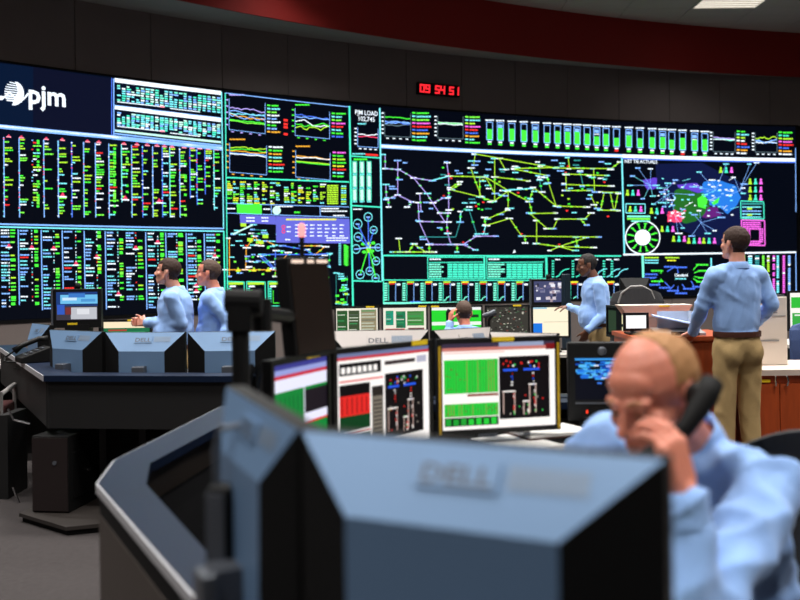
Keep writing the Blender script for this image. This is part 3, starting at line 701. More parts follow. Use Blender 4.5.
# --- lower tables and charts
g = Gfx(0.005)
for x0, x1 in ((427.5, 484.5), (486.5, 545.5)):
    g.path([(x0, 257.2), (x1, 257.4), (x1 + 0.3, 278.6), (x0 + 0.3, 278.4), (x0, 257.2)], 0.9, 'tg'); g.word(x0 + 2, 258.6, 11, 'w', 1.3)
    g.rect(x0 + 1, 262.2, x1 - x0 - 3, 0.8, 'tg')
    for r in range(6):
        g.word(x0 + 1.5, 263.8 + r * 2.4, U(11, 17), 'mint', 1.5)
        for c in range(7): g.rect(x0 + 20 + c * 5.2, 263.7 + r * 2.4, 4.7, 1.9, 'tg')
g.line(484, 257, 484.6, 279, 1.8, 'tg'); g.line(546.5, 257, 547, 279, 1.4, 'tg')
for x in (553, 573, 591, 604, 612): 
    for r in range(7): g.rect(x - 1.4, 260.5 + r * 2.6, 2.4, 1.2, 'tg')
    g.path([(x + 2.5, 277), (x + 6, 275.5), (x + 8, 272), (x + 12, 269.5), (x + 16, 268.8)], 0.9, 'tg' if x < 580 else 'cy'); g.word(x + 2, 259, 5, 'w', 1.1)
g.line(383, 280, 548, 280.5, 1.0, 'tg')
for k in range(13):
    x = 385 + k * 18.2
    if x > 545 and x < 560: continue
    if x > 608: break
    for r in range(8): g.rect(x - 1, 283 + r * 2.3, 3.2, 1.4, 'mint')
    g.path([(x + 3.4, 283), (x + 3.4, 301)], 0.7, 'tg'); g.path([(x + 10.5, 283), (x + 10.5, 301)], 0.6, 'lb'); g.rect(x + 3.6, 281.4, 7.2, 1.5, 'y' if k % 2 == 0 else 'yg'); g.rect(x + 3.8, 283.4, 6, 0.9, 'r'); g.rect(x + 11.6, 283.6, 3.6, 1.8, 'w')
    if k > 2: g.path([(x + 4, 300.4), (x + 6, 299.8), (x + 7, 297.5), (x + 10, 296.5)], 0.9, 'mint')
g.line(383, 303.2, 495, 302.6, 2.0, 'mint'); g.line(383.3, 281, 383.6, 304, 1.2, 'tg')
g.line(383, 256, 383.4, 280, 1.0, 'tg')
g.path([(410, 302), (421, 302)], 1.6, 'bl')
gfx(g, 'teal tables above a row of small bar charts')
g = Gfx(0.005)
g.line(642.5, 255, 643.2, 280, 2.6, 'mint')
for r in range(3): g.word(644.5, 257 + r * 2.6, 14, 'yg' if r == 0 else 'cy', 1.3)
g.word(665, 257, 14, 'yg', 1.4); g.word(667, 259.8, 9, 'y', 1.3)
for k, (x, y, c) in enumerate(((665, 266, 'bl'), (676, 266.5, 'bl'), (652, 270, 'g'), (646, 273.5, 'bl'), (644, 277, 'bl'), (652, 280.5, 'g'), (649, 284, 'bl'), (660, 287, 'bl'), (668, 290, 'bl'), (676, 292.5, 'bl'), (684, 288, 'bl'), (693, 286, 'bl'), (697, 264, 'g'), (699, 270, 'g'), (699, 277, 'g'), (697, 281, 'g'))):
    g.word(x - 1, y, 12, c, 1.6)
    ex, ey = (669, 277) if x < 668 else ((689, 276) if x > 690 else (680, 280))
    g.line(x + (10 if x < 668 else 1), y + 0.6, (x * 0.5 + ex * 0.5), (y * 0.5 + ey * 0.5), 0.9, c)
g.text('Cleveland', 674.5, 276.6, 4.2, 'w', 13, 0.02); g.word(675, 278.2, 11, 'cy', 1.2)
g.line(711, 258, 711.2, 274, 1.6, 'cy'); g.line(712, 267, 722, 266.6, 1.4, 'te')
for x, c in ((741, 'g'), (748, 'cy'), (755, 'te'), (762, 'lg'), (767, 'yg'), (772.5, 'mg'), (776.5, 'cy'), (782.5, 'mg'), (788, 'lb')):
    for r in range(18):
        if rnd() < 0.93: g.rect(x, 255.5 + r * 2.1, 2.3 if x > 758 else 4, 1.65, c if rnd() < 0.9 else 'w')
gfx(g, 'spoke diagram and coloured value columns')

# --- digital clock above the wall
s0, z0 = to_wall(415.7, 96.3)
ca, cb = to_wall(416.2, 89)[0], to_wall(457.6, 91)[0]
zc = (to_wall(436, 84.5)[1] + to_wall(436, 96.0)[1]) / 2; hh = (to_wall(436, 84.5)[1] - to_wall(436, 96.0)[1]) / 2
ck = thing('digital_clock', 'black digital wall clock with red numerals reading 09 54 51', 'clock', wall_pt((ca + cb) / 2, zc - hh))
mb = MB(); arc_band(mb, ca, cb, zc - hh, zc + hh, 0.07, -0.0, 4); mb.build('case', M_MATTE, ck, world=True)
K['seg'] = lin((255, 40, 50))
SEG = {'0': 'abcdef', '9': 'abcfgd', '5': 'afgcd', '4': 'fgbc', '1': 'bc'}
dwid = (cb - ca) * 0.085; dh = hh * 0.58; th = 0.030
cxs = [0.095, 0.225, 0.46, 0.585, 0.80, 0.925]
for ch, fr in zip('095451', cxs):
    g = Gfx(0.074); xc = ca + (cb - ca) * fr; w2 = dwid / 2
    P = {'a': (-w2, dh, w2, dh), 'd': (-w2, -dh, w2, -dh), 'g': (-w2, 0, w2, 0), 'f': (-w2, 0, -w2, dh), 'e': (-w2, -dh, -w2, 0), 'b': (w2, 0, w2, dh), 'c': (w2, -dh, w2, 0)}
    for sname in SEG[ch]:
        x0, y0, x1, y1 = P[sname]
        k = 0.06   # italic shear
        g.face([wall_pt(xc + a_ + b_ * k, zc + b_, 0.074) for a_, b_ in ((min(x0, x1) - th / 2, min(y0, y1) - th / 2), (max(x0, x1) + th / 2, min(y0, y1) - th / 2), (max(x0, x1) + th / 2, max(y0, y1) + th / 2), (min(x0, x1) - th / 2, max(y0, y1) + th / 2))], K['seg'])
    g.build('digit', DISPLAY, ck, world=True)

# ================================================================== monitors
def K3(c): return lin(c)
def screen_panel(mb, w, h, items, bg, M, off):
    """flat picture on a screen: items are (u0, v0, u1, v1, colour), v down from the top, layered by order"""
    def q(u0, v0, u1, v1, col, k):
        y = -off - 0.0003 * k
        mb.face([M @ Vector((u * w - w / 2, y, -v * h)) for u, v in ((u0, v1), (u1, v1), (u1, v0), (u0, v0))], K3(col))
    q(0, 0, 1, 1, bg, 0)
    for it in items: q(*it[:5], it[5] if len(it) > 5 else 1)
DELL = text_mesh('DELL', 0.02)
def monitor(label, pl, pr, ztop, height=0.34, picture=None, bg=(4, 4, 6), tags=True, desk=0.70, backwards=False, group='flat monitors on the consoles', tilt=0.0, ochre=False, name='monitor', silver=M_SILVER_BLUELIT, d=0.058, jf=0.36, roll=0.0, tagpos=0.72, stand=True):
    """pl, pr: upper corners as seen by whoever faces the picture"""
    pl, pr = Vector((pl[0], pl[1])), Vector((pr[0], pr[1]))
    c = (pl + pr) / 2; w = (pr - pl).length - 0.006; rz = math.atan2(pr.y - pl.y, pr.x - pl.x)
    t = thing(name, label, 'monitor', (c.x, c.y, desk), rz, group)
    top = ztop - desk; h = height
    M = Matrix.Translation((0, 0, top)) @ Matrix.Rotation(roll, 4, 'Y') @ Matrix.Rotation(-tilt, 4, 'X')       # local: x right, y back, z down from the top edge
    b = 0.018
    f = MB()
    for cc, s in (((0, 0.012, -b / 2), (w, 0.03, b)), ((0, 0.012, -h + b / 2), (w, 0.03, b)), ((-w / 2 + b / 2, 0.012, -h / 2), (b, 0.03, h - 2 * b)), ((w / 2 - b / 2, 0.012, -h / 2), (b, 0.03, h - 2 * b))): f.box(cc, s)
    f.build('bezel', M_BLACK, t, xf=M)
    f = MB(); f.box((0, 0.014, -h / 2), (w - 2 * b + 0.002, 0.018, h - 2 * b + 0.002)); scr = f.build('screen', M_MATTE, t, xf=M)
    if picture is not None:
        g = MB(); screen_panel(g, w - 2 * b, h - 2 * b, picture, bg, M @ Matrix.Translation((0, 0, -b)), -0.0045)
        g.build('screen_image', MON_DISPLAY, scr)
    # rear: a plate as wide as the bezel at the top edge, cut back at the sides below
    i, j = w * 0.215, h * jf
    y0 = 0.027
    A, B = (-w / 2, y0, -0.001), (w / 2, y0, -0.001)
    Cc, D = (w / 2 - i, y0 + d, -j), (w / 2 - i, y0 + d, -h + 0.02); Ee, F = (-w / 2 + i, y0 + d, -h + 0.02), (-w / 2 + i, y0 + d, -j)
    G, H = (w / 2, y0, -h + 0.004), (-w / 2, y0, -h + 0.004)
    p = MB(); p.face([A, B, Cc, F]); p.face([F, Cc, D, Ee]); p.face([Ee, D, (w / 2 - i, y0, -h + 0.004), (-w / 2 + i, y0, -h + 0.004)])
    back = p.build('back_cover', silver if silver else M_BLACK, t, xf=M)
    p = MB(); p.face([B, (w / 2, y0, -h * 0.9), D, Cc]); p.face([(w / 2, y0, -h * 0.9), G, (w / 2 - i, y0, -h + 0.004), D]); p.build('side_cover', M_MATTE, t, xf=M)
    p = MB(); p.face([A, F, Ee, (-w / 2, y0, -h * 0.9)]); p.face([(-w / 2, y0, -h * 0.9), Ee, (-w / 2 + i, y0, -h + 0.004), H]); p.build('side_cover', M_MATTE, t, xf=M)
    if silver:
        # raised badge with lettering and a louvred vent on the sloping upper part
        sl = Vector((0, d, -j + 0.001)).normalized(); nrm = Vector((0, -sl.z, sl.y)) * -1
        nrm = Vector((0, -sl.z, sl.y));
        if nrm.y < 0: nrm = -nrm
        o0 = Vector((0, y0, -0.001))
        def onslope(x, v, e): return o0 + Vector((x, 0, 0)) + sl * v + nrm * e
        LS = (Vector((0, d, -j + 0.001))).length
        bw, v0, v1 = w * 0.115, LS * 0.22, LS * 0.56
        p = MB(); ring = [(-bw, v0), (bw, v0), (bw, v1), (-bw, v1)]
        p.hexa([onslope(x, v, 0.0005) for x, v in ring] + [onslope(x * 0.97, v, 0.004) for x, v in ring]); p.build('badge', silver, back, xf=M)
        vs, fs = DELL; mn = min(v[0] for v in vs); mx = max(v[0] for v in vs); k = bw * 1.7 / (mx - mn)
        p = MB(); p.v = [tuple(onslope(-((v[0] - mn) - (mx - mn) / 2) * k, v1 - (v1 - v0) * 0.16 - v[1] * k * 0.8, 0.0046)) for v in vs]; p.f = list(fs); p.build('lettering', M_DARKSIL, back, xf=M)
        p = MB()
        for k in range(13):
            x0 = -(bw * 1.15 + k * (w / 2 - i * 0.75 - bw * 1.15) / 13.0); xs = x0 - w * 0.012
            p.face([onslope(x0, v0, 0.0012), onslope(xs, v0, 0.0012), onslope(xs, v1 * 0.9, 0.0012), onslope(x0, v1 * 0.9, 0.0012)])
        o = p.build('vent', M_VENT, back, xf=M); o['kind'] = 'stuff'
    if stand:
        p = MB(); p.box((0.0, y0 + d + 0.02, -h * 0.72), (w * 0.13, 0.04, h * 0.16)); p.build('hinge', M_DARKSIL if silver else M_BLACK, t, xf=M)
        yb = (M @ Vector((0, y0 + d + 0.05, -h * 0.7))).y
        p = MB(); p.box((0, yb, (top - h * 0.66) / 2 + 0.005), (w * 0.15, 0.025, top - h * 0.66)); p.build('neck', M_DARKSIL, t, bevel=0.004)
        p = MB(); p.box((0, yb - 0.05, 0.007), (w * 0.55, 0.2, 0.014)); p.build('base', M_BLACK, t, bevel=0.004)
    if tags:
        p = MB(); p.box((w * (tagpos - 0.5), -0.004, -0.006), (0.085, 0.003, 0.017)); p.build('tag', M_YELLOW, t, xf=M)
        if ochre:
            for sx in (-1, 1):
                p = MB(); p.box((sx * (w / 2 - 0.008), -0.004, -h / 2 - 0.01), (0.009, 0.003, h - 0.03)); p.build('edge_tape', M_OCHRE, t, xf=M)
    return t
def px(x, y, z): return at_height(x, y, z)
def pd(x, y, d): return at_depth(x, y, d)

# ---- picture contents -------------------------------------------------------
WH, PKW, GRN, BLK, RED, BLU = (255, 250, 246), (255, 214, 206), (40, 205, 60), (10, 6, 8), (225, 40, 35), (40, 90, 235)
def oneline(u0, v0, u1, v1):
    """dark one-line diagram with blue busbar, red dots and white brackets"""
    o = [(u0, v0, u1, v1, BLK, 2)]
    def a(x0, y0, x1, y1, c, k=3): o.append((u0 + (u1 - u0) * x0, v0 + (v1 - v0) * y0, u0 + (u1 - u0) * x1, v0 + (v1 - v0) * y1, c, k))
    a(0.08, 0.20, 0.36, 0.235, BLU); a(0.48, 0.20, 0.80, 0.235, BLU)
    for k in range(16):
        x, y = U(0.06, 0.84), U(0.05, 0.17); a(x, y, x + 0.03, y + 0.03, random.choice([RED, BLU, (60, 200, 90), WH, RED]))
    for x in (0.24, 0.66):
        for k in range(5): a(x + U(-0.02, 0.02), 0.27 + k * 0.045, x + 0.03, 0.29 + k * 0.045, random.choice([RED, BLU, WH]))
    for (xa, xb, ya, yb) in ((0.06, 0.32, 0.55, 0.92), (0.58, 0.74, 0.45, 0.92), (0.46, 0.60, 0.72, 0.95)):
        a(xa, ya, xb, ya + 0.022, WH); a(xa + 0.01, ya, xa + 0.03, yb, (200, 170, 160)); a(xb - 0.03, ya, xb - 0.01, yb, (200, 170, 160))
        for k in range(6):
            y = U(ya + 0.05, yb); a(xb - 0.05, y, xb - 0.01, y + 0.025, random.choice([RED, (60, 200, 90), WH, RED]))
    for k in range(14):
        x, y = U(0.1, 0.86), U(0.5, 0.92); a(x, y, x + 0.025, y + 0.025, random.choice([(60, 200, 90), RED, (180, 170, 160)]))
    return o
def greentable(u0, v0, u1, v1, base=GRN, lines=16):
    o = [(u0, v0, u1, v1, base, 2)]
    for k in range(lines):
        x = u0 + (u1 - u0) * (k + 0.3) / lines
        o.append((x, v0 + 0.01, x + (u1 - u0) * 0.012, v1, random.choice([(60, 120, 50), (150, 90, 70), (30, 150, 50)]), 3))
    for k in range(int(lines * 0.7)):
        x, y = U(u0, u1 - 0.02), U(v0, v1 - 0.02); o.append((x, y, x + 0.012, y + 0.012, (120, 60, 50), 3))
    return o
pic_a = [(0, 0, 1, 0.05, (60, 50, 70)), (0.5, 0, 0.9, 0.05, (150, 160, 190), 2), (0, 0.05, 1, 0.09, (200, 120, 110)), (0, 0.09, 1, 1, WH), (0.02, 0.10, 0.55, 0.12, PKW, 2), (0.92, 0.03, 1, 0.1, (120, 20, 24), 3)]
pic_a += greentable(0.02, 0.19, 0.49, 0.58, lines=20) + [(0.02, 0.61, 0.2, 0.64, WH, 3), (0.22, 0.59, 0.49, 0.62, (150, 90, 70), 3)] + greentable(0.02, 0.70, 0.49, 0.85, lines=20) + [(0.02, 0.86, 0.49, 0.96, (16, 50, 22), 2)]
for k in range(7): pic_a.append((0.03 + k * 0.066, 0.87 + (k % 2) * 0.01, 0.075 + k * 0.066, 0.95, random.choice([GRN, GRN, (30, 160, 50)]), 3))
pic_a += oneline(0.50, 0.17, 0.95, 0.9)
pic_b = [(0, 0, 1, 0.04, (110, 120, 160)), (0, 0.04, 1, 0.07, (200, 60, 70)), (0, 0.07, 1, 1, WH), (0.03, 0.10, 0.46, 0.22, BLK, 2), (0.5, 0.12, 0.84, 0.16, (60, 50, 50), 2), (0.86, 0.1, 0.97, 0.17, (180, 180, 200), 2)]
for k in range(7): pic_b.append((0.05 + k * 0.055, 0.14, 0.088 + k * 0.055, 0.20, WH, 3))
pic_b += [(0.03, 0.31, 0.34, 0.42, BLK, 2), (0.03, 0.42, 0.34, 0.62, RED, 2), (0.03, 0.62, 0.34, 0.76, (10, 60, 26), 2), (0.03, 0.80, 0.34, 0.92, (14, 70, 30), 2), (0.36, 0.36, 0.48, 0.9, (120, 112, 100), 2), (0.36, 0.36, 0.48, 0.46, (40, 34, 30), 3), (0.03, 0.27, 0.48, 0.285, RED, 2), (0.03, 0.775, 0.34, 0.785, RED, 2)]
for k in range(6): pic_b.append((0.05 + k * 0.05, 0.44, 0.058 + k * 0.05, 0.6, (90, 10, 10), 3))
for k in range(9): pic_b.append((0.37, 0.5 + k * 0.04, 0.47, 0.515 + k * 0.04, (60, 54, 50), 3))
pic_b += oneline(0.50, 0.25, 0.93, 0.9)
pic_c = [(0, 0, 1, 0.05, (60, 60, 140)), (0, 0.05, 1, 0.1, (150, 160, 220)), (0, 0.1, 1, 0.135, (200, 40, 60)), (0, 0.135, 1, 0.25, (235, 235, 255)), (0, 0.25, 1, 1, (16, 130, 54)), (0.57, 0.28, 1, 0.5, (24, 16, 26), 2), (0.57, 0.5, 1, 0.58, (235, 235, 255), 2), (0.57, 0.58, 1, 0.60, RED, 2), (0.57, 0.85, 1, 0.93, (235, 235, 255), 2), (0.545, 0.25, 0.57, 1, (200, 200, 215), 2)]
for k in range(7): pic_c.append((0.05 + k * 0.075, 0.3, 0.062 + k * 0.075, 0.95, (10, 80, 36), 3))
def doc_picture(cols, bg=(238, 232, 216)):
    o = [(0, 0, 1, 1, bg)]
    for (u0, v0, u1, v1, c, n) in cols:
        o.append((u0, v0, u1, v1, c, 2))
        for k in range(n):
            y = v0 + (v1 - v0) * (k + 0.3) / n; o.append((u0 + 0.01, y, u1 - U(0.02, 0.08), y + (v1 - v0) * 0.3 / n, random.choice([(60, 70, 50), (200, 210, 190), (90, 100, 90), (60, 150, 90)]), 3))
    return o

# ================================================================== near console
def offset_rim(t, outer, inner, z, th, mname='rim'):
    mb = MB()
    for k in range(len(outer) - 1):
        a, b, c, d = outer[k], outer[k + 1], inner[k + 1], inner[k]
        mb.hexa([(a[0], a[1], z - th), (b[0], b[1], z - th), (c[0], c[1], z - th), (d[0], d[1], z - th), (a[0], a[1], z), (b[0], b[1], z), (c[0], c[1], z), (d[0], d[1], z)])
    return mb.build(mname, M_RIM, t, world=True)
def skirt(outer, z0, z1, out, thick):
    mb = MB()
    for k in range(len(outer) - 1):
        a, b = Vector(outer[k][:2]), Vector(outer[k + 1][:2]); n = Vector((b.y - a.y, a.x - b.x)).normalized()
        p = [a + n * out, b + n * out, b + n * (out - thick), a + n * (out - thick)]
        mb.hexa([(q.x, q.y, z0) for q in p] + [(q.x, q.y, z1) for q in p])
    return mb
RZ = 0.82
oB, oC, oD = px(115, 460, RZ), px(98, 483, RZ), px(200, 600, RZ)
iB, iC, iD = px(150, 463, RZ), px(146, 484, RZ), px(250, 600, RZ)
oA, iA = px(222, 406, RZ), px(222, 425, RZ)
dirn = (oD - oC).normalized()
oE = oC + dirn * 2.05; iE = iC + (iD - iC).normalized() * 1.75
oF = Vector((1.55, oE.y - 0.10, RZ)); iF = Vector((1.55, oE.y + 0.05, RZ))
oG = Vector((oA.x + 0.12, 4.38, RZ)); iG = Vector((iA.x + 0.08, 4.25, RZ)); oH = Vector((1.2, 4.38, RZ)); iH = Vector((1.2, 4.25, RZ))
outer = [oH, oG, oA, oB, oC, oD, oE, oF]; inner = [iH, iG, iA, iB, iC, iD, iE, iF]
con = thing('control_console', 'dark blue-rimmed operator console in the foreground with a pale metal edge', 'console', (0.3, 2.4, 0))
offset_rim(con, outer, inner, RZ, 0.03)
skirt(outer, RZ - 0.026, RZ - 0.002, 0.006, 0.006).build('edge_strip', M_EDGE, con, world=True)
skirt(outer, RZ - 0.085, RZ - 0.032, -0.004, 0.02).build('channel', M_MATTE, con, world=True)
for k in range(len(outer) - 1):
    skirt(outer[k:k + 2], 0.0, RZ - 0.087, -0.002, 0.025).build('side_panel', M_PANEL, con, world=True)
mb = MB()      # black equipment trough just inside the rim
tro = [(0.95, 3.72), (0.2, 3.55), (0.02, 3.1), (-0.05, 2.6), (-0.02, 2.1), (0.08, 1.72), (0.3, 1.45), (1.5, 1.05)]
inn = [iH, iG, iA, iB, iC, iD, iE, iF]
for k in range(7):
    a, b, c, d = inn[k], inn[k + 1], tro[k + 1], tro[k]
    mb.hexa([(a.x, a.y, 0.66), (b.x, b.y, 0.66), (*c, 0.66), (*d, 0.66), (a.x, a.y, 0.70), (b.x, b.y, 0.70), (*c, 0.70), (*d, 0.70)])
mb.build('trough', mat('trough_black', (5, 5, 6), 0.9, spec=0.02), con, world=True)
lipin = [(0.95, 2.95), (0.5, 2.85), (0.28, 2.6), (0.18, 2.3), (0.18, 2.05), (0.27, 1.86), (0.45, 1.66), (1.5, 1.34)]
mb = MB()
for k in range(7):
    a, b, c, d = tro[k], tro[k + 1], lipin[k + 1], lipin[k]
    mb.hexa([(*a, 0.725), (*b, 0.725), (*c, 0.725), (*d, 0.725), (*a, 0.755), (*b, 0.755), (*c, 0.755), (*d, 0.755)])
mb.build('worktop', M_DESK, con, world=True)
for p in ((0.9, 3.3), (0.05, 2.4), (1.3, 1.2)):
    mb = MB(); mb.box((p[0], p[1], 0.36), (0.06, 0.3, 0.73)); mb.build('leg', M_DPANEL, con, world=True)
# monitors of the near console
ZN = 1.195
n1a, n1b = px(299, 430, ZN), px(668, 459, ZN)
def inward(a, b, e):
    v = Vector((b.x - a.x, b.y - a.y, 0)).normalized(); n_ = Vector((-v.y, v.x, 0)); return a + n_ * e, b + n_ * e
n1a, n1b = inward(n1a, n1b, 0.028)
n2a, n2b = inward(at_depth(224, 386, 1.64), px(297, 429, ZN), 0.03)
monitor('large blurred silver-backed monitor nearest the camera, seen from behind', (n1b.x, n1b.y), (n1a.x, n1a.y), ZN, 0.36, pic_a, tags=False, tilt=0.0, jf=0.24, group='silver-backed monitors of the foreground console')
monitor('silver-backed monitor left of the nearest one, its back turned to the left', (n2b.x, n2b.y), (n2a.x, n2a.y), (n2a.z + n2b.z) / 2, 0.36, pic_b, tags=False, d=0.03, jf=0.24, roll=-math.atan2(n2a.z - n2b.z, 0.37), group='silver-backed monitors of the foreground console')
ZF = 1.14
m1a, m1b, m2a, m3a = px(436, 339.5, ZF), px(560, 335.5, ZF), px(332, 349.5, ZF), px(270, 361, ZF)
mg_ = (m1a + (m1b - m1a).normalized() * -0.012)
GB = 'lit monitors at the far side of the foreground console'
monitor('lit monitor with green tables beside a black diagram, beside the clipboard', m1a, m1b, ZF, 0.35, pic_a, ochre=True, tagpos=0.53, group=GB)
monitor('lit monitor with a red block and black one-line diagram left of the green table screen', m2a, mg_, ZF, 0.37, pic_b, ochre=False, tagpos=0.85, group=GB)
m2l = m2a + (m2a - mg_).normalized() * 0.008
monitor('lit monitor with dark green tables, leftmost and turned most, beneath the tilted dark slab', m3a, m2l, ZF, 0.36, pic_c, tagpos=0.68, group=GB)

# video phone beside the operator's head
vp0, vp1 = pd(569, 343, 3.95), pd(640, 341, 3.95)
t = thing('video_phone', 'black video phone with webcam and blue lit screen behind the seated operator', 'video phone', ((vp0.x + vp1.x) / 2, 3.99, 0.70), math.radians(-4))
w = (vp1 - vp0).length; hh_ = vp0.z - 0.78
mb = MB(); mb.box((0, 0, 0.08 + hh_ / 2), (w, 0.05, hh_)); mb.build('housing', M_BLACK, t, bevel=0.006)
mb = MB(); mb.box((0, 0.03, 0.05), (w * 0.6, 0.14, 0.1)); mb.build('stand', M_MATTE, t, bevel=0.004)
mb = MB(); mb.lathe([(0.0, 0.0), (0.010, 0.0), (0.016, 0.002), (0.018, 0.006), (0.018, 0.012)], n=16)
o = mb.build('camera_lens', M_DARKSIL, t, smooth=True, xf=Matrix.Translation((-0.005, -0.032, 0.08 + hh_ - 0.035)) @ Matrix.Rotation(-math.pi / 2, 4, 'X'))
g = MB(); items = [(0, 0, 1, 0.05, (60, 150, 230), 2)]
for k in range(60):
    u, v = U(0, 0.62), U(0.06, 0.46); items.append((u, v, u + U(0.06, 0.16), v + U(0.03, 0.08), random.choice([(30, 110, 220), (50, 150, 235), (20, 70, 170), (90, 190, 245)]), 2 + k % 3))
for k in range(24):
    u, v = U(0.3, 0.9), U(0.15, 0.62); items.append((u, v, u + U(0.03, 0.09), v + U(0.02, 0.06), random.choice([(230, 235, 255), (150, 170, 240), (60, 120, 230)]), 5 + k % 3))
screen_panel(g, w * 0.80, hh_ * 0.52, items, (8, 10, 22), Matrix.Translation((0, -0.0255, 0.08 + hh_ * 0.80)), 0.0005)
g.build('screen_image', MON_DISPLAY, t)
mb = MB(); mb.box((0, -0.028, 0.08 + hh_ * 0.235), (w * 0.8, 0.008, 0.006)); mb.build('ledge', M_DARKSIL, t)
mb = MB(); mb.box((-w * 0.24, -0.028, 0.12), (0.006, 0.006, 0.012)); mb.build('indicator', emit('red_led', (255, 60, 30), 1.5), t)

# clipboard with papers, loose sheets
cb = px(548, 433, 0.757)
t = thing('clipboard', 'brown clipboard with white sheets and clip lying before the green table monitor', 'clipboard', (cb.x, cb.y, 0.756), math.radians(24))
mb = MB(); mb.box((0, 0, 0.003), (0.30, 0.225, 0.005)); mb.build('board', M_BROWN, t)
mb = MB(); mb.box((0.0, 0, 0.011), (0.28, 0.21, 0.010)); mb.build('sheets', M_PAPER, t)
mb = MB(); mb.box((-0.125, 0, 0.021), (0.03, 0.1, 0.010)); mb.tube([(-0.14, -0.03, 0.02), (-0.14, -0.02, 0.045), (-0.14, 0.02, 0.045), (-0.14, 0.03, 0.02)], 0.004, 6); mb.build('clip', M_CHROME, t)
pp = px(516, 441, 0.757)
mb = MB(); mb.box((0, 0, 0.001), (0.21, 0.29, 0.002), 0.5); o = mb.build('paper_sheet', M_PAPER); o.location = (pp.x, pp.y, 0.755); tag(o, 'loose white paper sheet lying left of the clipboard', 'paper')

# touch panel on an arm, signal beacon
d0 = 3.0
pa_, pb_ = pd(291, 306, d0), pd(332, 307, d0 + 0.24)
mid = (pa_ + pb_) / 2; hs = 0.31
rz_ = math.atan2(pb_.y - pa_.y, pb_.x - pa_.x)
tp_base = 0.70
pole = pd(241, 372, 2.72)
t = thing('touch_panel', 'dark tilted touch panel seen edge-on with lit labels along its top', 'touch panel', (pole.x, pole.y, tp_base))
L = (pb_ - pa_).length
MM = Matrix.Translation(mid) @ Matrix.Rotation(rz_, 4, 'Z') @ Matrix.Rotation(-0.10, 4, 'X')
inv = root_matrix(t).inverted()
mb = MB(); mb.box((0, 0.02, 0), (L, 0.045, hs)); mb.build('housing', M_BLACK, t, xf=inv @ MM, bevel=0.005)
mb = MB(); mb.box((0, -0.003, -0.005), (L * 0.9, 0.004, hs * 0.88)); mb.build('glass', mat('panel_glass', (40, 32, 28), 0.25), t, xf=inv @ MM)
for u, ww in ((-0.28, 0.26), (0.03, 0.14), (0.32, 0.26)):
    mb = MB(); mb.box((u * L, -0.0055, hs * 0.455), (ww * L, 0.003, 0.010)); mb.build('lit_label', emit('label_white', (255, 225, 205), 1.1), t, xf=inv @ MM)
yt = pd(241, 304, 2.72)
mb = MB(); mb.cyl((pole.x, pole.y, tp_base), (pole.x, pole.y, yt.z), 0.024, 14); mb.cyl((pole.x, pole.y, tp_base), (pole.x, pole.y, tp_base + 0.02), 0.06, 18); mb.build('pole', M_MATTE, t, world=True)
jnt = Vector((pole.x, pole.y, yt.z))
mb = MB(); mb.box(jnt + Vector((0, 0, -0.03)), (0.065, 0.06, 0.09)); mb.cyl(jnt + Vector((-0.04, 0, 0.01)), jnt + Vector((0.06, 0, 0.005)), 0.033, 14); mb.build('joint', M_MATTE, t, world=True, bevel=0.004)
k1 = pd(262, 313, 2.8); k2 = mid + Vector((-0.03, 0.03, -0.04))
mb = MB(); mb.tube([jnt + Vector((0, 0, -0.005)), k1, k2], 0.022, 10); mb.box(k2 + Vector((-0.02, -0.005, 0)), (0.07, 0.05, 0.075), rz_); mb.build('arm', M_BLACK, t, world=True)
mb = MB(); mb.cyl(k1 + Vector((0, 0, -0.05)), k1 + Vector((0, 0, 0.04)), 0.028, 12); mb.build('knuckle', M_BLACK, t, world=True)
bc = pd(302, 250, 3.28)
t = thing('signal_beacon', 'small glowing pink-red signal beacon on a thin black pole', 'beacon', (bc.x, bc.y, 0.70))
q0, q1 = pd(303, 237, 3.28), pd(303.5, 224, 3.28)
mb = MB(); mb.cyl((bc.x, bc.y, 0.70), (bc.x, bc.y, q0.z), 0.008, 10); mb.cyl((bc.x, bc.y, 0.70), (bc.x, bc.y, 0.712), 0.04, 16); mb.build('pole', M_MATTE, t, world=True)
mb = MB(); mb.lathe([(0.0, 0.0), (0.011, 0.0), (0.012, 0.03), (0.010, 0.042), (0.0, 0.047)], (bc.x, bc.y, q0.z), 14); mb.build('lamp', emit('beacon_red', (255, 150, 150), 1.6), t, smooth=True, world=True)
# cable clutter behind the far monitors, left end
mb = MB()
for k in range(6):
    a = pd(252 + k * 2.5, 366 + U(-6, 5), 3.0); mb.tube([(a.x, a.y, 0.70), a + Vector((U(-.02, .0), U(-.02, .02), -0.05)), a, a + Vector((U(-.01, 0.015), 0.03, -0.04)), (a.x, a.y + 0.05, 0.70)], 0.007, 6)
tag(mb.build('cable_bundle', M_MATTE), 'tangled dark cables behind the leftmost lit monitor', 'cables')
# phone/hand control hung on the monitor stand at the left (black with grey face)
hp = at_depth(224, 515, 1.50)
t = thing('equipment_post', 'upright grey and black device standing in the trough beside the silver monitor', 'device', (hp.x, hp.y, 0.70), math.radians(-12))
mb = MB(); mb.box((0, 0, 0.19), (0.04, 0.045, 0.38)); mb.build('body', M_BLACK, t, bevel=0.008)
mb = MB(); mb.box((-0.004, -0.024, 0.21), (0.028, 0.006, 0.32)); mb.build('face_plate', M_DARKSIL, t)
mb = MB(); mb.box((-0.03, -0.026, 0.2), (0.02, 0.004, 0.012)); mb.build('indicator', emit('red_led', (255, 60, 30), 1.5), t)
mb = MB(); mb.tube([(-0.012, 0, 0.37), (-0.014, 0, 0.43), (-0.004, 0, 0.462), (0.02, 0.02, 0.465)], 0.005, 8); mb.build('cable', M_DARKSIL, t)

